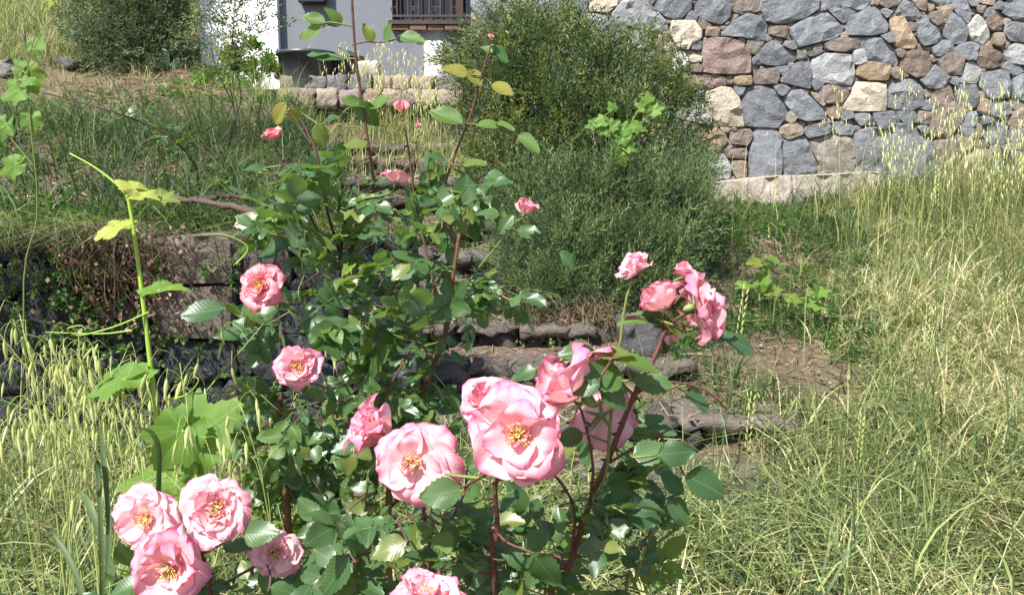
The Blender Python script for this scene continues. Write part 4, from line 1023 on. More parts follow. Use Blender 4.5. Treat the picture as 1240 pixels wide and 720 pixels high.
def single(parent, px, py, Y, lpx, ang, face=.5, key='rose_leaf', name='leaf'):
    """a single leaf centred on a pixel: length in pixels, tip direction in the picture (deg, 0 = right, 90 = up), face 1 = towards the viewer side, 0 = skyward"""
    c = P(px, py, Y); L = lpx * Y / FPX; a = math.radians(ang); d = np.array([math.cos(a), random.gauss(-.1, .25), math.sin(a)]); d /= np.linalg.norm(d)
    up = np.array([random.gauss(0, .15), -face, 1 - face + .05]); loc = c - d * L * .5
    return ob(name, random.choice(LF[key]), parent, Matrix.Translation(-Vector(parent.location)) @ frame4(loc, d, up, L))

# --- petals
def petal_mesh(seed, W=.50, cup=.35, curl=.35, reflex=.5, ruffle=.05, n=9, mat=None):
    r_ = np.random.default_rng(seed); ph = r_.uniform(0, 6, 3); V = []; E = []; PV = []; F = []
    notch = r_.uniform(.02, .09)
    for i in range(n + 1):
        v = i / n; h = W * (math.sin(math.pi * (.07 + .76 * v)) ** .85)
        for j in range(n + 1):
            u = -1 + 2 * j / n
            y = v - .20 * u * u * v ** 3 - notch * math.exp(-(u / .3) ** 2) * v ** 6
            x = h * u * (1 - .04 * u * u)
            z = cup * (x * x) / W * 1.6 + curl * v * v * .5 - reflex * max(0, v - .68) ** 2 * 2.2 * (1 + .4 * math.sin(2 * u + ph[0]))
            z += ruffle * v ** 2.5 * (math.sin(4.2 * u + ph[1]) + .6 * math.sin(8 * u + ph[2])) + ruffle * .5 * v ** 8 * math.sin(13 * u + ph[0]) - .03 * math.exp(-(u / .12) ** 2) * v
            V.append((x, y, z)); E.append(max(abs(u) * (.25 + .75 * v), v)); PV.append(v)
    for i in range(n):
        for j in range(n): a = i * (n + 1) + j; F.append((a, a + 1, a + n + 2, a + n + 1))
    return mk('petal', np.array(V), F, mat, True, {'edge': E, 'pv': PV})
PT = {}
for key in ('petal', 'petal_pale', 'petal_coral'):
    PT[key] = dict(
        open=[petal_mesh(s, random.uniform(.50, .62), random.uniform(.06, .24), random.uniform(.12, .34), random.uniform(.4, 1.6), random.uniform(.05, .10), 12, M[key]) for s in range(6)],
        inner=[petal_mesh(s + 20, random.uniform(.40, .54), random.uniform(.3, .6), random.uniform(.2, .5), random.uniform(-.2, .7), random.uniform(.07, .13), 10, M[key]) for s in range(5)],
        bud=[petal_mesh(s + 40, .52, random.uniform(.9, 1.15), random.uniform(.45, .6), random.uniform(-.2, .7), .02, 8, M[key]) for s in range(4)])
# receptacle with sepals
def hip_mesh():
    prof = [(.0, -.36), (.045, -.33), (.10, -.24), (.115, -.14), (.085, -.04), (.0, .0)]; n = 10; V = []; F = []
    for r, z in prof:
        for j in range(n): a = j * 2 * math.pi / n; V.append((r * math.cos(a), r * math.sin(a), z))
    for k in range(len(prof) - 1):
        for j in range(n): F.append((k * n + j, k * n + (j + 1) % n, (k + 1) * n + (j + 1) % n, (k + 1) * n + j))
    for s in range(5):
        a = s * 2 * math.pi / 5; r = np.array([math.cos(a), math.sin(a), 0]); t = np.array([-math.sin(a), math.cos(a), 0]); b = len(V)
        V += [tuple(r * .09 + t * .05 + [0, 0, -.07]), tuple(r * .09 - t * .05 + [0, 0, -.07]), tuple(r * .30 + t * .055 + [0, 0, -.10]), tuple(r * .30 - t * .055 + [0, 0, -.10]), tuple(r * .62 + [0, 0, -.22])]
        F += [(b, b + 1, b + 3, b + 2), (b + 2, b + 3, b + 4)]
    return mk('rose_flower', np.array(V), F, M['sepal'])
def budcup_mesh():
    prof = [(.0, -.40), (.05, -.37), (.13, -.27), (.17, -.12), (.20, .05)]; n = 10; V = []; F = []
    for r, z in prof:
        for j in range(n): a = j * 2 * math.pi / n; V.append((r * math.cos(a), r * math.sin(a), z))
    for k in range(len(prof) - 1):
        for j in range(n): F.append((k * n + j, k * n + (j + 1) % n, (k + 1) * n + (j + 1) % n, (k + 1) * n + j))
    for s in range(5):
        a = s * 2 * math.pi / 5 + .3; r = np.array([math.cos(a), math.sin(a), 0]); t = np.array([-math.sin(a), math.cos(a), 0]); b = len(V)
        V += [tuple(r * .19 + t * .11 + [0, 0, 0]), tuple(r * .19 - t * .11 + [0, 0, 0]), tuple(r * .31 + t * .07 + [0, 0, .35]), tuple(r * .31 - t * .07 + [0, 0, .35]), tuple(r * .36 + [0, 0, .78])]
        F += [(b, b + 1, b + 3, b + 2), (b + 2, b + 3, b + 4)]
    return mk('rose_bud', np.array(V), F, M['sepal'])
HIP = hip_mesh(); BUDCUP = budcup_mesh()
def stamen_mesh(mat):
    a = Acc(); r_ = np.random.default_rng(3)
    for i in range(46):
        th = r_.uniform(0, 6.28); rad = r_.uniform(.05, .23); h = r_.uniform(.14, .26); p0 = np.array([.03 * math.cos(th), .03 * math.sin(th), .0]); p1 = np.array([rad * math.cos(th), rad * math.sin(th), h])
        a.add(*tube(np.array([p0, (p0 + p1) / 2 + [0, 0, .03], p1]), .006, 3), .4)
        V = np.array([(1, 0, 0), (-1, 0, 0), (0, 1, 0), (0, -1, 0), (0, 0, .8), (0, 0, -.8)]) * .014 + p1; a.add(V, np.array([(0, 2, 4), (2, 1, 4), (1, 3, 4), (3, 0, 4), (2, 0, 5), (1, 2, 5), (3, 1, 5), (0, 3, 5)]), .9)
    for i in range(10):
        th = i * .63; a.add(*tube(np.array([(0, 0, .0), (.03 * math.cos(th), .03 * math.sin(th), .13)]), .013, 4), .2)
    return a.mesh('stamens', mat)
STAM = stamen_mesh(M['stamen'])

def flower(parent, px, py, Y, dpx, axis, kind='open', key='petal', stem=None, seed=0):
    """a bloom: receptacle > petals, stamens. dpx = diameter in pixels"""
    random.seed(1000 + seed); axis = np.array(axis, float); axis /= np.linalg.norm(axis)
    R = dpx * .5 * Y / FPX * 1.02; c = P(px, py, Y)
    ref = np.array([0, 0, 1.]) if abs(axis[2]) < .9 else np.array([0, 1., 0]); y = np.cross(axis, np.cross(ref, axis))
    roll = random.uniform(0, 6.28); base = c - axis * R * (.12 if kind == 'open' else .45)
    M4 = Matrix.Translation(-Vector(parent.location)) @ frame4(base, y, axis, R) @ Matrix.Rotation(roll, 4, 'Z')
    nm = 'rose_bud' if kind == 'bud' else 'rose_flower'
    f = ob(nm, BUDCUP if kind == 'bud' else HIP, parent, M4)
    if kind == 'open': rings = [('open', 6, 1.0, 2, 0), ('open', 5, .92, 13, 30), ('open', 4, .74, 26, 10), ('inner', 3, .46, 48, 50), ('inner', 2, .30, 62, 20)]
    elif kind == 'double': rings = [('open', 6, 1.0, 4, 0), ('open', 6, .90, 16, 30), ('inner', 6, .74, 28, 10), ('inner', 5, .56, 42, 50), ('inner', 4, .38, 58, 20)]
    elif kind == 'half': rings = [('open', 4, 1.25, 48, 0), ('open', 4, 1.2, 58, 40), ('inner', 4, 1.05, 70, 10), ('inner', 3, .9, 80, 60)]
    elif kind == 'loose': rings = [('open', 4, 1.1, 18, 0), ('open', 4, 1.0, 45, 40), ('inner', 4, .9, 66, 10), ('inner', 3, .75, 78, 60)]
    else: rings = [('bud', 3, 1.35, 84, 0), ('bud', 3, 1.4, 88, 60), ('bud', 2, 1.42, 92, 20)]
    for (grp, n, s, el, a0) in rings:
        for i in range(n):
            a = math.radians(a0 + i * 360 / n + random.gauss(0, 11)); e = math.radians(el + random.gauss(0, 9 if kind != 'bud' else 2)); q = s * random.uniform(.8, 1.12)
            m = Matrix.Rotation(a, 4, 'Z') @ Matrix.Translation((0, .06 if kind != 'bud' else -.17 + .02 * random.random(), .03 * random.random())) @ Matrix.Rotation(e, 4, 'X') @ Matrix.Rotation(random.gauss(0, .2 if kind != 'bud' else .03), 4, 'Y') @ Matrix.Scale(q, 4)
            if kind == 'bud': m = m @ Matrix.Diagonal((.62, 1, .62, 1))
            ob('petal', random.choice(PT[key][grp]), f, m)
    if kind in ('open', 'double'): ob('stamens', STAM, f, Matrix.Translation((0, 0, .06)) @ Matrix.Scale(1.35, 4))
    return base - axis * R * .33, f

class Bush:
    def __init__(s, name, base, label, group=None):
        s.t = empty(name, base, label, 'rose bush', group); s.off = np.array(base, float); s.nodes = []; s.tw = Acc()
    def cane(s, pts, r0, r1, mat='cane_red', k=8, prick=True):
        pts = [np.array(p, float) if len(p) == 3 and not isinstance(p, tuple) else P(*p) for p in pts]
        n = max(8, int(sum(np.linalg.norm(a - b) for a, b in zip(pts, pts[1:])) / .02)); n = min(n, 60)
        q = spline(pts, n); rr = np.linspace(r0, r1, n) * .8 * (1 + .06 * np.sin(np.arange(n) * 1.7)); V, F = tube(q, rr, k); a = Acc(); a.add(V, F)
        if prick:
            for i in range(2, n - 1, 2):
                T = q[i] - q[i - 1]; T /= np.linalg.norm(T) + 1e-9; d = np.cross(T, rdir(1)[0]); d /= np.linalg.norm(d) + 1e-9; b = q[i] + d * rr[i] * .7
                sd = np.cross(d, T); L = .005 + .0035 * random.random()
                a.add(np.array([b + T * .003, b - T * .003, b + sd * .001, b - sd * .001, b + d * L - T * .002]), np.array([(0, 2, 4), (2, 1, 4), (1, 3, 4), (3, 0, 4)]))
        o = ob('cane', a.mesh('cane', M[mat], True, s.off), s.t); s.nodes += list(q); return q
    def near(s, p):
        N = np.array(s.nodes); d = np.linalg.norm(N - p, axis=1); return N[np.argmin(d)], d.min()
    def twig(s, a, b, r=.0009, sag=.01):
        m = (a + b) / 2 + np.array([random.gauss(0, .01), random.gauss(0, .01), -sag * np.linalg.norm(a - b) * 3]); q = spline([a, m, b], 7)
        V, F = tube(q - s.off, np.linspace(r * 1.25, r, 7), 5); ob('twig', mk('twig', V, F, M['cane_green'] if random.random() < .5 else M['cane_red']), s.t); s.nodes += list(q[2:])
    def grow(s, targets, size, key=None, up=(0, -.45, 1), tilt=.45):
        targets = [np.asarray(t) for t in targets]; targets.sort(key=lambda p: s.near(p)[1])
        for p in targets:
            nnode, d = s.near(p); v = p - nnode; L = size * 1.35
            if d < 1e-4: v = rdir(1)[0]
            dv = v / (np.linalg.norm(v) + 1e-9) + rdir(1)[0] * .55 + np.array([0, -.15, .05]); dv /= np.linalg.norm(dv)
            base = p - dv * L * .55
            if np.linalg.norm(base - nnode) > .012: s.twig(nnode, base)
            kk = key or ('rose_leaf' if random.random() < .93 else 'rose_leaf_young')
            compound(s.t, base, dv, np.array(up) + rng.normal(0, tilt, 3), size * random.uniform(.66, 1.2), kk, random.choice([LAY5, LAY5, LAY3, LAY7]))
    def bloom(s, *a, **k):
        foot, f = flower(s.t, *a, **k); nn, d = s.near(foot)
        if d > .008: s.twig(nn, foot, .0016, .005)
        return f
    def done(s): 
        pass

def sample_poly(poly, n, y0, y1, holes=()):
    poly = np.array(poly, float); out = []
    lo = poly.min(0); hi = poly.max(0)
    while len(out) < n:
        q = rng.uniform(lo, hi)
        if not in_poly(q[:1], q[1:], poly)[0]: continue
        if any(((q[0] - h[0]) / h[2]) ** 2 + ((q[1] - h[1]) / h[3]) ** 2 < 1 and random.random() < h[4] for h in holes): continue
        out.append(P(q[0], q[1], random.uniform(y0, y1)))
    return out

# ---- bush behind: glossy dark leaves, climbs past the steps
bb = np.array([P(470, 600, 1.5)[0], 1.5, 0.0]); bb[2] = H(bb[0], bb[1])
B = Bush('rose_bush', bb, 'leggy rose bush with glossy dark leaves, coral blooms and tall bare canes beside the steps')
gB = lambda dx, dy: bb + np.array([dx, dy, 0])
B.cane([gB(.02, 0), (470, 640, 1.48), (497, 510, 1.46), (520, 455, 1.45), (540, 400, 1.45), (548, 340, 1.45), (556, 285, 1.45)], .0085, .0042, 'cane_brown')
B.cane([gB(-.05, .02), (420, 640, 1.55), (424, 470, 1.55), (418, 370, 1.56), (412, 310, 1.56), (420, 262, 1.55)], .0085, .004, 'cane_grey')
B.cane([(412, 330, 1.55), (440, 270, 1.5), (452, 225, 1.46), (447, 180, 1.45), (438, 120, 1.44), (430, 60, 1.43), (424, -40, 1.42)], .0042, .0026)
B.cane([(540, 400, 1.45), (515, 300, 1.47), (502, 240, 1.48), (496, 190, 1.48), (489, 146, 1.48)], .003, .0018)
B.cane([(500, 225, 1.48), (502, 190, 1.47), (505, 165, 1.47)], .0016, .0012)
B.cane([(552, 300, 1.45), (535, 245, 1.46), (550, 190, 1.46), (570, 140, 1.45), (582, 95, 1.44), (594, 56, 1.43)], .0032, .002)
B.cane([(545, 385, 1.45), (572, 335, 1.42), (600, 300, 1.4), (622, 270, 1.39)], .0026, .0016, 'cane_green')
B.cane([(412, 310, 1.56), (395, 250, 1.52), (385, 190, 1.5), (372, 160, 1.5), (355, 125, 1.5)], .0032, .0024)
B.cane([(412, 330, 1.56), (380, 270, 1.5), (350, 215, 1.48), (334, 178, 1.47)], .003, .0016)
B.cane([(418, 400, 1.55), (375, 385, 1.5), (330, 365, 1.32)], .003, .0018, 'cane_green')
B.cane([(424, 470, 1.55), (440, 520, 1.4), (470, 470, 1.35), (500, 420, 1.35)], .003, .002, 'cane_red')
B.cane([(425, 500, 1.55), (395, 470, 1.46), (370, 462, 1.30)], .003, .002, 'cane_green')
B.cane([(548, 340, 1.45), (590, 350, 1.42), (630, 370, 1.4)], .0026, .0016, 'cane_green')
nB = list(B.nodes)
random.seed(11)
tg = sample_poly([(345,195),(400,185),(455,215),(500,225),(560,205),(605,225),(600,285),(560,300),(600,330),(650,345),(640,385),(600,400),(560,430),(545,470),(545,520),(500,545),(480,580),(420,620),(320,600),(280,510),(340,480),(310,410),(265,385),(335,330),(300,280)], 250, 1.30, 1.62, holes=[(590, 300, 45, 40, .85), (455, 390, 22, 40, .6), (590, 420, 50, 45, .9), (575, 490, 40, 60, .9), (325, 350, 46, 40, .9), (360, 445, 44, 44, .95)])
B.grow(tg, .039)
tg = sample_poly([(300,200),(380,175),(440,220),(470,260),(440,300),(340,300),(300,260)], 12, 1.4, 1.55); B.grow(tg, .038, 'rose_leaf_young')
# leaves along the tall canes
for (x, y, l, a, f, k) in [(380,24,30,165,.6,'rose_leaf_young'),(376,40,32,205,.7,'rose_leaf_young'),(405,20,26,120,.6,'rose_leaf_young'),(446,40,24,110,.6,'rose_leaf_young'),(470,40,26,60,.6,'rose_leaf_young'),(500,48,34,-15,.6,'rose_leaf_young'),
        (398,70,38,175,.3,'rose_leaf'),(420,62,22,150,.3,'rose_leaf'),(385,66,26,185,.3,'rose_leaf'),(430,124,34,160,.4,'rose_leaf_young'),(460,124,34,25,.4,'rose_leaf_young'),(446,138,36,-60,.8,'rose_leaf'),
        (592,60,22,150,.5,'rose_leaf_young'),(606,66,26,-40,.6,'rose_leaf'),(550,86,34,165,.5,'rose_leaf_yellow'),(575,94,26,-50,.6,'rose_leaf_yellow'),(608,108,30,-25,.5,'rose_leaf_yellow'),(540,142,46,160,.5,'rose_leaf_young'),(592,150,30,10,.4,'rose_leaf_young'),(612,152,24,-10,.4,'rose_leaf_young'),(640,172,34,-30,.5,'rose_leaf_young'),
        (340,138,30,235,.6,'rose_leaf_yellow'),(356,140,22,-70,.6,'rose_leaf_yellow'),(388,165,30,-80,.8,'rose_leaf_young'),(563,228,42,75,.7,'rose_leaf'),(540,240,38,200,.5,'rose_leaf'),(602,216,32,-20,.6,'rose_leaf'),(575,198,30,10,.4,'rose_leaf'),(530,190,24,150,.4,'rose_leaf'),
        (640,280,32,-5,.5,'rose_leaf'),(612,272,28,60,.6,'rose_leaf'),(590,258,30,175,.4,'rose_leaf'),(685,314,26,-40,.6,'rose_leaf'),(655,297,24,-5,.3,'rose_leaf'),(325,370,34,210,.5,'rose_leaf'),(245,378,54,190,.4,'rose_leaf'),(300,268,34,205,.6,'rose_leaf'),(342,360,34,100,.8,'rose_leaf'),(330,302,44,195,.5,'rose_leaf'),
        (400,145,26,195,.3,'rose_leaf'),(430,175,30,170,.4,'rose_leaf_young'),(310,205,30,170,.4,'rose_leaf'),(350,205,34,20,.4,'rose_leaf')]:
    o = single(B.t, x, y, 1.44, l, a, f, k); base = P(x - .5 * l * math.cos(math.radians(a)), y + .5 * l * math.sin(math.radians(a)), 1.44)
    nn, d = B.near(base); 
    if d > .006: B.twig(nn, base, .0011, -.01)
B.bloom(310, 343, 1.27, 58, (-.2, -.75, .35), 'double', 'petal_coral', seed=1)
B.bloom(360, 444, 1.25, 62, (.1, -.9, .25), 'double', 'petal', seed=2)
B.bloom(330, 164, 1.47, 26, (-.3, -.4, .8), 'half', 'petal_coral', seed=3)
B.bloom(487, 131, 1.48, 22, (-.05, 0, 1), 'bud', 'petal_coral', seed=4)
B.bloom(506, 152, 1.47, 9, (.1, 0, 1), 'bud', 'petal', seed=5)
B.bloom(481, 213, 1.33, 32, (.2, .3, .8), 'loose', 'petal', seed=6)
B.bloom(637, 252, 1.39, 32, (.25, -.1, .9), 'half', 'petal', seed=7)
B.bloom(595, 45, 1.43, 8, (.05, 0, 1), 'bud', 'petal_coral', seed=8)
B.bloom(820, 333, .87, 1, (0, 0, 1), 'bud', 'petal', seed=90) if False else None
B.done()

# ---- low dense plant at its foot
db = np.array([P(360, 600, 1.45)[0], 1.45, 0.0]); db[2] = H(db[0], db[1])
D = Bush('rose_bush', db, 'low bloomless rose bush with small glossy leaves round a cut brown cane')
D.cane([db, (352, 700, 1.45), (347, 600, 1.45), (338, 500, 1.46), (342, 478, 1.46)], .0095, .0065, 'cane_brown')
D.cane([db + [.03, 0, 0], (400, 700, 1.46), (430, 600, 1.45), (470, 520, 1.44)], .005, .003, 'cane_green'); D.cane([db + [.05, .02, 0], (450, 690, 1.5), (490, 590, 1.48), (515, 500, 1.46)], .005, .003)
random.seed(17)
tg = sample_poly([(300,455),(400,480),(470,430),(530,450),(535,560),(480,605),(400,625),(320,600),(285,520)], 92, 1.30, 1.6, holes=[(360, 445, 44, 44, .95)]); D.grow(tg, .034); D.done()

# ---- front bush: large open pink blooms
ab = np.array([.06, 1.05, 0]); ab[2] = H(ab[0], ab[1])
A = Bush('rose_bush', ab, 'rose bush full of large open pale pink blooms with one long red cane')
gA = lambda dx, dy: ab + np.array([dx, dy, 0])
A.cane([gA(.03, 0), (668, 760, .93), (690, 685, .90), (714, 610, .88), (741, 545, .86), (768, 478, .85), (790, 438, .85), (806, 400, .85)], .0052, .0028)
A.cane([(716, 606, .88), (734, 575, .86), (738, 520, .85), (744, 470, .85)], .0026, .0018, 'cane_green')
A.cane([(768, 478, .85), (752, 462, .87), (745, 440, .88), (753, 405, .88), (757, 365, .88), (768, 338, .88)], .0024, .0018, 'cane_green')
A.cane([(806, 400, .85), (812, 372, .85), (822, 345, .86)], .002, .0014); A.cane([(800, 415, .85), (812, 392, .84), (832, 379, .83), (852, 377, .83)], .002, .0016)
A.cane([(804, 402, .85), (800, 385, .86)], .002, .0016)
A.cane([gA(0, -.03), (602, 740, .86), (603, 650, .83), (600, 590, .81), (612, 560, .80)], .0042, .0026)
A.cane([gA(-.04, 0), (535, 760, .92), (522, 680, .88), (512, 610, .86)], .0042, .0026); A.cane([gA(-.07, .02), (465, 760, .97), (442, 650, .93), (446, 570, .90)], .0038, .0022, 'cane_green')
A.cane([(690, 685, .90), (696, 620, .87), (680, 585, .86), (660, 565, .84)], .0024, .0016); A.cane([(714, 610, .88), (718, 560, .87), (705, 500, .9), (695, 485, .9)], .0022, .0016)
A.cane([gA(-.02, -.05), (550, 780, .80), (530, 745, .79), (520, 725, .78)], .0036, .0024); A.cane([gA(.09, .02), (755, 780, .95), (770, 700, .92), (790, 640, .9), (815, 600, .88)], .0036, .0018, 'cane_green')
A.cane([(738, 560, .86), (770, 540, .86), (810, 520, .87)], .002, .0014); A.cane([gA(-.1, 0), (420, 780, 1.0), (400, 700, .97), (410, 640, .95)], .0034, .002, 'cane_green')
A.cane([(768, 478, .85), (800, 462, .85), (850, 470, .86), (880, 495, .87)], .0018, .0012)
A.cane([(806, 405, .85), (850, 398, .86), (900, 410, .87)], .0016, .0012, 'cane_green')
random.seed(21)
tg = sample_poly([(395,640),(440,600),(480,630),(560,610),(600,620),(650,600),(690,590),(740,570),(800,560),(825,610),(815,660),(800,740),(380,740)], 104, .84, 1.06, holes=[(520, 700, 50, 30, .8), (600, 600, 25, 20, .6), (770, 700, 45, 40, .5), (660, 600, 40, 25, .6)])
A.grow(tg, .037)
tg = sample_poly([(690,520),(740,470),(800,530),(820,580),(700,590)], 11, .85, .98); A.grow(tg, .036)
for (x, y, l, a, f, k, Y) in [(532,597,58,195,.75,'rose_leaf',.76),(662,692,56,-55,.85,'rose_leaf',.80),(855,587,58,-25,.6,'rose_leaf',.84),(815,585,40,-35,.4,'rose_leaf',.86),(790,547,52,10,.55,'rose_leaf',.84),(820,548,50,5,.7,'rose_leaf',.83),(405,697,66,235,.6,'rose_leaf',.84),(470,664,50,200,.6,'rose_leaf',.82),(435,655,40,140,.6,'rose_leaf',.86),
        (510,648,40,240,.7,'rose_leaf',.85),(545,648,34,-70,.7,'rose_leaf',.86),(440,592,34,170,.7,'rose_leaf',.92),(437,612,36,185,.7,'rose_leaf',.92),(790,462,52,-5,.45,'rose_leaf',.84),(700,425,46,175,.5,'rose_leaf',.83),(740,428,60,-5,.15,'rose_leaf_young',.83),(770,437,60,0,.15,'rose_leaf_young',.82),(690,440,46,180,.5,'rose_leaf',.84),
        (730,455,62,170,.6,'rose_leaf',.82),(705,468,46,190,.6,'rose_leaf',.81),(745,482,44,-30,.6,'rose_leaf',.82),(633,453,36,200,.4,'rose_leaf',.85),(822,620,44,-50,.6,'rose_leaf',.86),(770,385,44,175,.3,'rose_leaf_young',.86),(795,385,40,-10,.5,'rose_leaf',.86),(815,395,32,-25,.3,'rose_leaf_young',.84),(895,415,54,-20,.4,'rose_leaf',.86),(870,405,48,5,.3,'rose_leaf',.86),
        (845,485,40,-35,.4,'rose_leaf',.87),(580,560,34,30,.6,'rose_leaf',.88),(655,560,30,-20,.5,'rose_leaf',.86),(690,530,36,200,.6,'rose_leaf',.86),(630,675,48,160,.6,'rose_leaf',.84),(650,655,46,40,.6,'rose_leaf',.84),(745,640,48,20,.6,'rose_leaf',.86),(780,625,46,-10,.6,'rose_leaf',.86)]:
    single(A.t, x, y, Y, l, a, f, k); base = P(x - .5 * l * math.cos(math.radians(a)), y + .5 * l * math.sin(math.radians(a)), Y); nn, d = A.near(base)
    if d > .006: A.twig(nn, base, .0012, -.005)
A.bloom(627, 527, .78, 126, (-.04, -.93, .30), 'open', seed=31)
A.bloom(500, 560, .80, 112, (-.22, -.9, .22), 'open', seed=32)
A.bloom(530, 540, .86, 80, (.6, -.4, .5), 'loose', seed=45)
A.bloom(452, 520, .90, 82, (-.75, -.35, .55), 'half', seed=33)
A.bloom(582, 482, .84, 74, (-.5, -.45, .6), 'loose', seed=34)
A.bloom(684, 458, .84, 128, (-.6, .30, .5), 'loose', seed=35)
A.bloom(735, 505, .90, 80, (.3, .6, -.25), 'loose', seed=36)
A.bloom(517, 712, .74, 100, (0, -.35, .95), 'double', seed=37)
A.bloom(769, 318, .88, 52, (-.45, -.1, .8), 'loose', 'petal_pale', seed=38)
A.bloom(800, 360, .85, 72, (-.35, .35, .7), 'loose', seed=39)
A.bloom(862, 364, .83, 92, (.93, .10, .28), 'double', seed=40)
A.bloom(828, 327, .86, 22, (.1, 0, 1), 'bud', 'petal', seed=41)
A.bloom(812, 402, .87, 36, (.5, .3, -.3), 'loose', seed=42)
A.done()

# ---- small bush at the left with a tight cluster of four blooms
cb = np.array([-.32, 1.02, 0]); cb[2] = H(cb[0], cb[1])
Cc = Bush('rose_bush', cb, 'low rose bush carrying a tight cluster of three pale blooms beside tall grass')
Cc.cane([cb, (262, 780, .92), (255, 715, .90), (248, 680, .89), (235, 660, .88)], .0042, .0026); Cc.cane([(255, 715, .90), (300, 690, .91), (322, 678, .91)], .0024, .0018)
Cc.cane([cb + [-.02, 0, 0], (175, 790, .95), (185, 720, .92), (190, 680, .90)], .003, .002, 'cane_green')
random.seed(31)
Cc.grow(sample_poly([(130, 700), (300, 690), (380, 660), (400, 740), (120, 740)], 16, .90, 1.02), .036)
for (x, y, l, a, f, Y) in [(315, 645, 50, 10, .6, .86), (288, 660, 44, 0, .3, .88), (150, 712, 44, 185, .4, .86), (345, 715, 40, -20, .5, .88)]:
    single(Cc.t, x, y, Y, l, a, f); nn, d = Cc.near(P(x - l / 2, y, Y)); Cc.twig(nn, P(x - l / 2, y, Y), .0012, 0)
Cc.bloom(178, 628, .86, 92, (-.12, -.92, .35), 'open', 'petal_pale', seed=51)
Cc.bloom(260, 616, .86, 96, (.15, -.88, .38), 'double', 'petal_pale', seed=52)
Cc.bloom(205, 688, .84, 106, (-.02, -.95, -.05), 'open', seed=53)
Cc.bloom(332, 672, .90, 68, (.2, -.9, .2), 'double', 'petal_pale', seed=54)
Cc.done()
random.seed(99)

# ================================================================== grape vines
def vine_mesh(seed, mat, name='leaf'):
    """palmate lobed, toothed leaf of unit size; stalk joins at the origin, middle lobe along +y"""
    r_ = np.random.default_rng(seed); n = 60; lob = [(90, 1.0), (38, .80), (142, .80), (-22, .58), (202, .58)]; V = [(0, 0, 0)]; F = []; rings = (.33, .66, .88, 1.0); ph = r_.uniform(0, 6)
    fold = r_.uniform(-.1, .25); dr = r_.uniform(.1, .35)
    for q in rings:
        for i in range(n):
            a = -70 + 320 * i / (n - 1); r = .42
            for c, l in lob: r = max(r, l * (.58 + .42 * math.exp(-((a - c) / 20) ** 2)))
            r *= (1 + (.05 if i % 2 else -.035)) if q == 1.0 else 1
            rr = r * q * .60; t = math.radians(a); x = rr * math.cos(t); y = rr * math.sin(t) + .02
            V.append((x, y, .035 * math.sin(11 * x + ph) * math.sin(9 * y + 2 * ph) + fold * abs(x) - dr * (x * x + y * y) + .03 * math.sin(5 * t + ph) * q * q + .05 * math.sin(2 * t + 2 * ph) * q))
    for j in range(n - 1): F.append((0, 1 + j, 2 + j))
    for k in range(len(rings) - 1):
        for j in range(n - 1): a = 1 + k * n + j; F.append((a, a + n, a + n + 1, a + 1))
    return mk(name, np.array(V), F, mat)
VL = {k: [vine_mesh(s, M[k]) for s in range(4)] for k in ('vine_leaf', 'vine_leaf_pale')}
def vine(name, label, base, stems, leaves, mat='vine_stem', cat='vine', tendrils=()):
    t = empty(name, base, label, cat); off = np.array(base); nodes = []
    for pts, r0, r1 in stems:
        q = spline([p if isinstance(p, np.ndarray) else P(*p) for p in pts], 40); nodes += list(q); V, F = tube(q - off, np.linspace(r0, r1, 40), 7); ob('stem', mk('stem', V, F, M[mat]), t)
    N = np.array(nodes)
    for (x, y, Y, spx, ang, face, key) in leaves:
        c = P(x, y, Y); L = spx * Y / FPX; a = math.radians(ang); d = np.array([math.cos(a), -.12, math.sin(a)]); loc = c - d * L * .3
        up = np.array([random.gauss(0, .15), -face, 1 - face + .05])
        ob('leaf', random.choice(VL[key]), t, Matrix.Translation(-Vector(base)) @ frame4(loc, d, up, L))
        nn = N[np.argmin(np.linalg.norm(N - loc, axis=1))]; V, F = tube(spline([nn, (nn + loc) / 2 + [0, 0, -.004], loc], 8) - off, L * .018, 5); ob('petiole', mk('petiole', V, F, M['vine_stem']), t)
    for pts in tendrils:
        V, F = tube(spline([P(*p) for p in pts], 30) - off, np.linspace(.0016, .0006, 30), 5); ob('tendril', mk('tendril', V, F, M['vine_stem']), t)
    return t
g = P(205, 600, 1.25); g = np.array([g[0], 1.25, H(g[0], 1.25)])
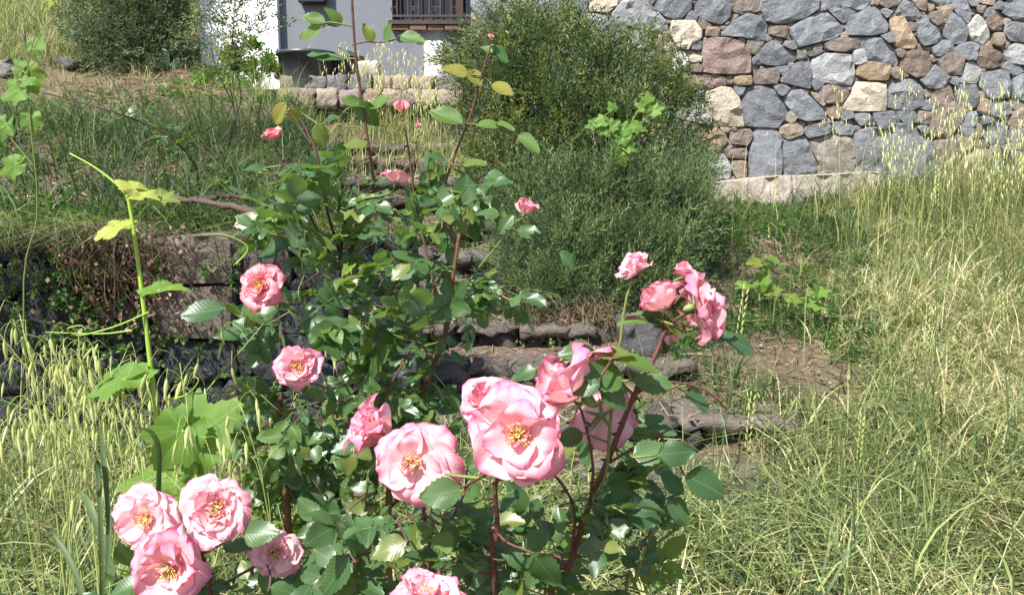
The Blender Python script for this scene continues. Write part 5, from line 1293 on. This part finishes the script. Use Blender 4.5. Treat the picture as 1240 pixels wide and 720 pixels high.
vine('grape_vine', 'upright pale green grape vine shoot with lobed leaves and tendrils before the brown blocks', g,
     [([g, (207, 640, 1.25), (196, 545, 1.25), (186, 470, 1.25), (176, 385, 1.25), (165, 300, 1.25), (158, 255, 1.25), (150, 232, 1.25), (118, 205, 1.25), (85, 186, 1.25)], .0055, .0012), ([(196, 500, 1.25), (215, 520, 1.24), (238, 525, 1.22)], .003, .002), ([g + np.array([.02, .02, 0]), (240, 620, 1.2), (235, 560, 1.2), (225, 530, 1.21)], .004, .003)],
     [(132, 281, 1.24, 62, 195, .25, 'vine_leaf_pale'), (212, 350, 1.24, 66, 5, .2, 'vine_leaf'), (190, 346, 1.25, 40, 10, .3, 'vine_leaf'), (168, 452, 1.22, 70, 25, .35, 'vine_leaf'), (125, 466, 1.20, 84, 195, .35, 'vine_leaf'), (255, 512, 1.20, 130, 40, .75, 'vine_leaf'), (205, 545, 1.19, 100, 235, .8, 'vine_leaf'),
      (152, 222, 1.24, 40, 150, .4, 'vine_leaf_pale'), (180, 238, 1.24, 44, -10, .4, 'vine_leaf_pale'), (205, 242, 1.26, 40, -5, .5, 'vine_leaf'), (165, 580, 1.24, 90, 190, .3, 'vine_leaf'), (232, 598, 1.22, 80, -30, .3, 'vine_leaf')], tendrils=[[(180, 378, 1.25), (140, 395, 1.22), (95, 406, 1.2), (82, 398, 1.19), (98, 394, 1.19), (104, 400, 1.19)], [(196, 485, 1.25), (225, 478, 1.23), (240, 462, 1.22), (236, 455, 1.22)], [(160, 400, 1.25), (120, 404, 1.24), (55, 402, 1.23)], [(286, 320, 1.35), (300, 300, 1.35), (275, 285, 1.34), (245, 284, 1.33)]])
g = P(35, 420, 1.6); g = np.array([g[0], 1.6, H(g[0], 1.6)])
vine('grape_vine', 'thin grape vine shoot with translucent leaves over the dark upper grass', g,
     [([g, (30, 420, 1.6), (45, 260, 1.6), (38, 160, 1.6), (33, 100, 1.6), (38, 60, 1.6), (50, 20, 1.6), (60, -20, 1.6)], .0018, .0007), ([(40, 200, 1.6), (15, 170, 1.6), (-10, 140, 1.6)], .0014, .0009)],
     [(30, 92, 1.6, 40, 170, .6, 'vine_leaf'), (46, 50, 1.6, 34, 60, .7, 'vine_leaf'), (38, 100, 1.6, 44, -70, .8, 'vine_leaf'), (12, 112, 1.6, 46, 200, .7, 'vine_leaf'), (38, 152, 1.6, 34, -90, .8, 'vine_leaf'), (8, 205, 1.6, 40, 210, .6, 'vine_leaf'), (22, 78, 1.6, 26, 120, .6, 'vine_leaf'), (60, 0, 1.6, 20, 60, .6, 'vine_leaf_pale'), (4, 160, 1.6, 36, 250, .7, 'vine_leaf')], mat='cane_green')
g = np.array([P(760, 260, 5.8)[0], 5.8, 0]); g[2] = H(g[0], g[1])
vine('grape_vine', 'bright lime young grape vine growing through the big shrub', g,
     [([g, (755, 260, 5.75), (752, 200, 5.6), (760, 160, 5.5), (775, 130, 5.45), (790, 115, 5.4)], .005, .002), ([(752, 190, 5.6), (735, 160, 5.5), (722, 145, 5.4)], .004, .002)],
     [(785, 118, 5.35, 22, 90, .8, 'vine_leaf'), (798, 132, 5.35, 22, 20, .8, 'vine_leaf'), (775, 128, 5.35, 20, 160, .8, 'vine_leaf'), (725, 145, 5.35, 22, 170, .7, 'vine_leaf'), (715, 152, 5.35, 18, 200, .8, 'vine_leaf'), (745, 150, 5.35, 22, 30, .8, 'vine_leaf'), (762, 155, 5.35, 24, 20, .8, 'vine_leaf'), (750, 170, 5.35, 26, 220, .8, 'vine_leaf'), (775, 155, 5.35, 22, -20, .8, 'vine_leaf'), (755, 195, 5.35, 24, -70, .8, 'vine_leaf'), (745, 182, 5.35, 22, 240, .8, 'vine_leaf'), (765, 180, 5.35, 20, -30, .8, 'vine_leaf'), (730, 160, 5.35, 20, 220, .8, 'vine_leaf'), (740, 128, 5.35, 18, 120, .8, 'vine_leaf')])
for (px, py, lab, L) in [(920, 330, 'small vine seedling with bright leaves among weeds by the ledge', [(912, 318), (935, 312), (925, 335), (905, 345), (940, 350)]), (975, 358, 'vine seedling with flat yellow green leaves by the bare soil', [(965, 362), (990, 350), (998, 352), (985, 368)])]:
    b = G(px, py + 45, 3); b2 = np.array(b)
    vine('vine_seedling', lab, b2, [([b2, (px, py + 20, b[1]), (px + 3, py - 10, b[1])], .004, .0015)], [(x, y, b[1] - .05, random.uniform(26, 36), random.uniform(-30, 210), .35, 'vine_leaf') for x, y in L])

# old woody vine branch lying on the terrace edge
t = empty('woody_vine', P(300, 260, 3.3), 'gnarled brown woody vine branch arching over the terrace edge behind the roses', 'vine'); off = np.array(t.location)
for pts, r0, r1 in [([(205, 238, 3.6), (250, 245, 3.4), (300, 256, 3.2), (345, 272, 3.1), (385, 288, 3.0), (420, 330, 2.9), (440, 420, 2.9), (445, 620, 2.9)], .012, .017), ([(232, 242, 3.45), (285, 238, 3.4), (330, 246, 3.35), (360, 256, 3.3)], .010, .006)]:
    q = spline([P(*p) for p in pts], 40) + rng.normal(0, .004, (40, 3)); V, F = tube(q - off, np.linspace(r0, r1, 40) * (1 + .15 * rng.normal(size=40)), 9); ob('branch', mk('branch', V, F, M['vine_bark']), t)
t = empty('bramble', P(235, 215, 3.6), 'thin dark bramble cane arching across the upper terrace grass', 'bramble'); off = np.array(t.location)
g = np.array(G(240, 232, 4.2)); q = spline([g, P(236, 200, g[1]), P(205, 165, g[1] - .1), P(150, 140, g[1] - .2), P(100, 125, g[1] - .2), P(52, 112, g[1] - .2)], 40); V, F = tube(q - off, np.linspace(.008, .003, 40), 6); ob('cane', mk('cane', V, F, M['bark']), t)
for i in range(14):
    p_ = q[random.randint(4, 26)] + rng.normal(0, .03, 3); compound(t, p_, rdir(1)[0] + [0, -.2, .2], (rng.normal(0, .3), -.5, 1), .05, 'rose_leaf', LAY3)

# succulent rosette and prickly pear on the terrace
b = G(262, 236, 4.0); t = empty('succulent', b, 'pale green succulent rosette on the terrace edge above the brown blocks', 'succulent')
pm = petal_mesh(77, .42, .5, .4, .1, .01, 6, None); pm.materials.append(M['vine_leaf']); pm.name = 'leaf'
for i in range(14):
    s = (.10 - .004 * i); ob('leaf', pm, t, Matrix.Translation((0, 0, .03)) @ Matrix.Rotation(i * 2.4, 4, 'Z') @ Matrix.Rotation(math.radians(15 + 4.5 * i), 4, 'X') @ Matrix.Scale(s, 4))
b = G(198, 86, 5); t = empty('prickly_pear', b, 'small prickly pear cactus with upright pads below the olive shrub', 'cactus')
def pad(s):
    V = []; F = []; n = 14
    for k in range(1, 8):
        u = math.pi * k / 8
        for j in range(n): a = j * 2 * math.pi / n; r = math.sin(u) * (.8 + .25 * math.cos(u)); V.append((r * math.cos(a) * .34 * s, r * math.sin(a) * .08 * s, (.5 - .5 * math.cos(u)) * s))
    for k in range(6):
        for j in range(n): F.append((k * n + j, k * n + (j + 1) % n, (k + 1) * n + (j + 1) % n, (k + 1) * n + j))
    F += [tuple(range(n))[::-1], tuple(range(6 * n, 7 * n))]
    return np.array(V), F
M['cactus'] = simple('cactus', (.10, .17, .08), .5, .4, 12, .3, .2)
for dx, ry, s in ((0, .1, .24), (-.10, -.35, .20), (.09, .5, .16)):
    ob('pad', mk('pad', *pad(s), M['cactus']), t, Matrix.Translation((dx, 0, 0)) @ Matrix.Rotation(ry, 4, 'Y'))

# broad blue green grass blades in the left foreground
gp = empty('cereal_grass', (P(130, 700, 1.03)[0], 1.03, float(H(P(130, 700, 1.03)[0], 1.03))), 'broad bladed blue green grass plant beside the tight cluster of three roses', 'grass plant')
for i, (pts, w_) in enumerate([([(150, 760), (135, 690), (112, 620), (95, 590)], 10), ([(125, 740), (132, 660), (128, 580), (118, 500)], 7), ([(110, 760), (90, 690), (62, 640)], 8), ([(160, 516), (182, 522), (192, 545), (192, 600), (190, 720)], 7), ([(60, 580), (100, 568), (118, 560)], 6), ([(200, 745), (203, 690), (188, 640)], 6)]):
    Y = 1.0; q = spline([P(x, y, Y + .03 * k) for k, (x, y) in enumerate(pts)], 16); w0 = w_ * Y / FPX
    if i == 4: q = spline([q[0], *q[5::5], P(122, 640, 1.03), P(124, 760, 1.03)], 16)
    tt = np.linspace(0, 1, 16); ww = w0 * .5 * np.clip(np.minimum(1, 6 * (1 - tt) if i not in (3, 4) else 6 * tt + .05), 0.05, 1); sd = np.tile([.9, .35, .1], (16, 1))
    V = np.vstack([q - sd * ww[:, None], q + np.array([0, .002, 0]), q + sd * ww[:, None]]); F = []
    for k in range(15): F += [(k, k + 1, k + 17, k + 16), (k + 16, k + 17, k + 33, k + 32)]
    ob('blade', mk('blade', V - np.array(gp.location), F, M['grass'], True, {'tint': np.full(48, .22)}), gp)
print('objects', len(bpy.data.objects), 'tris', sum(len(m.polygons) for m in bpy.data.meshes))
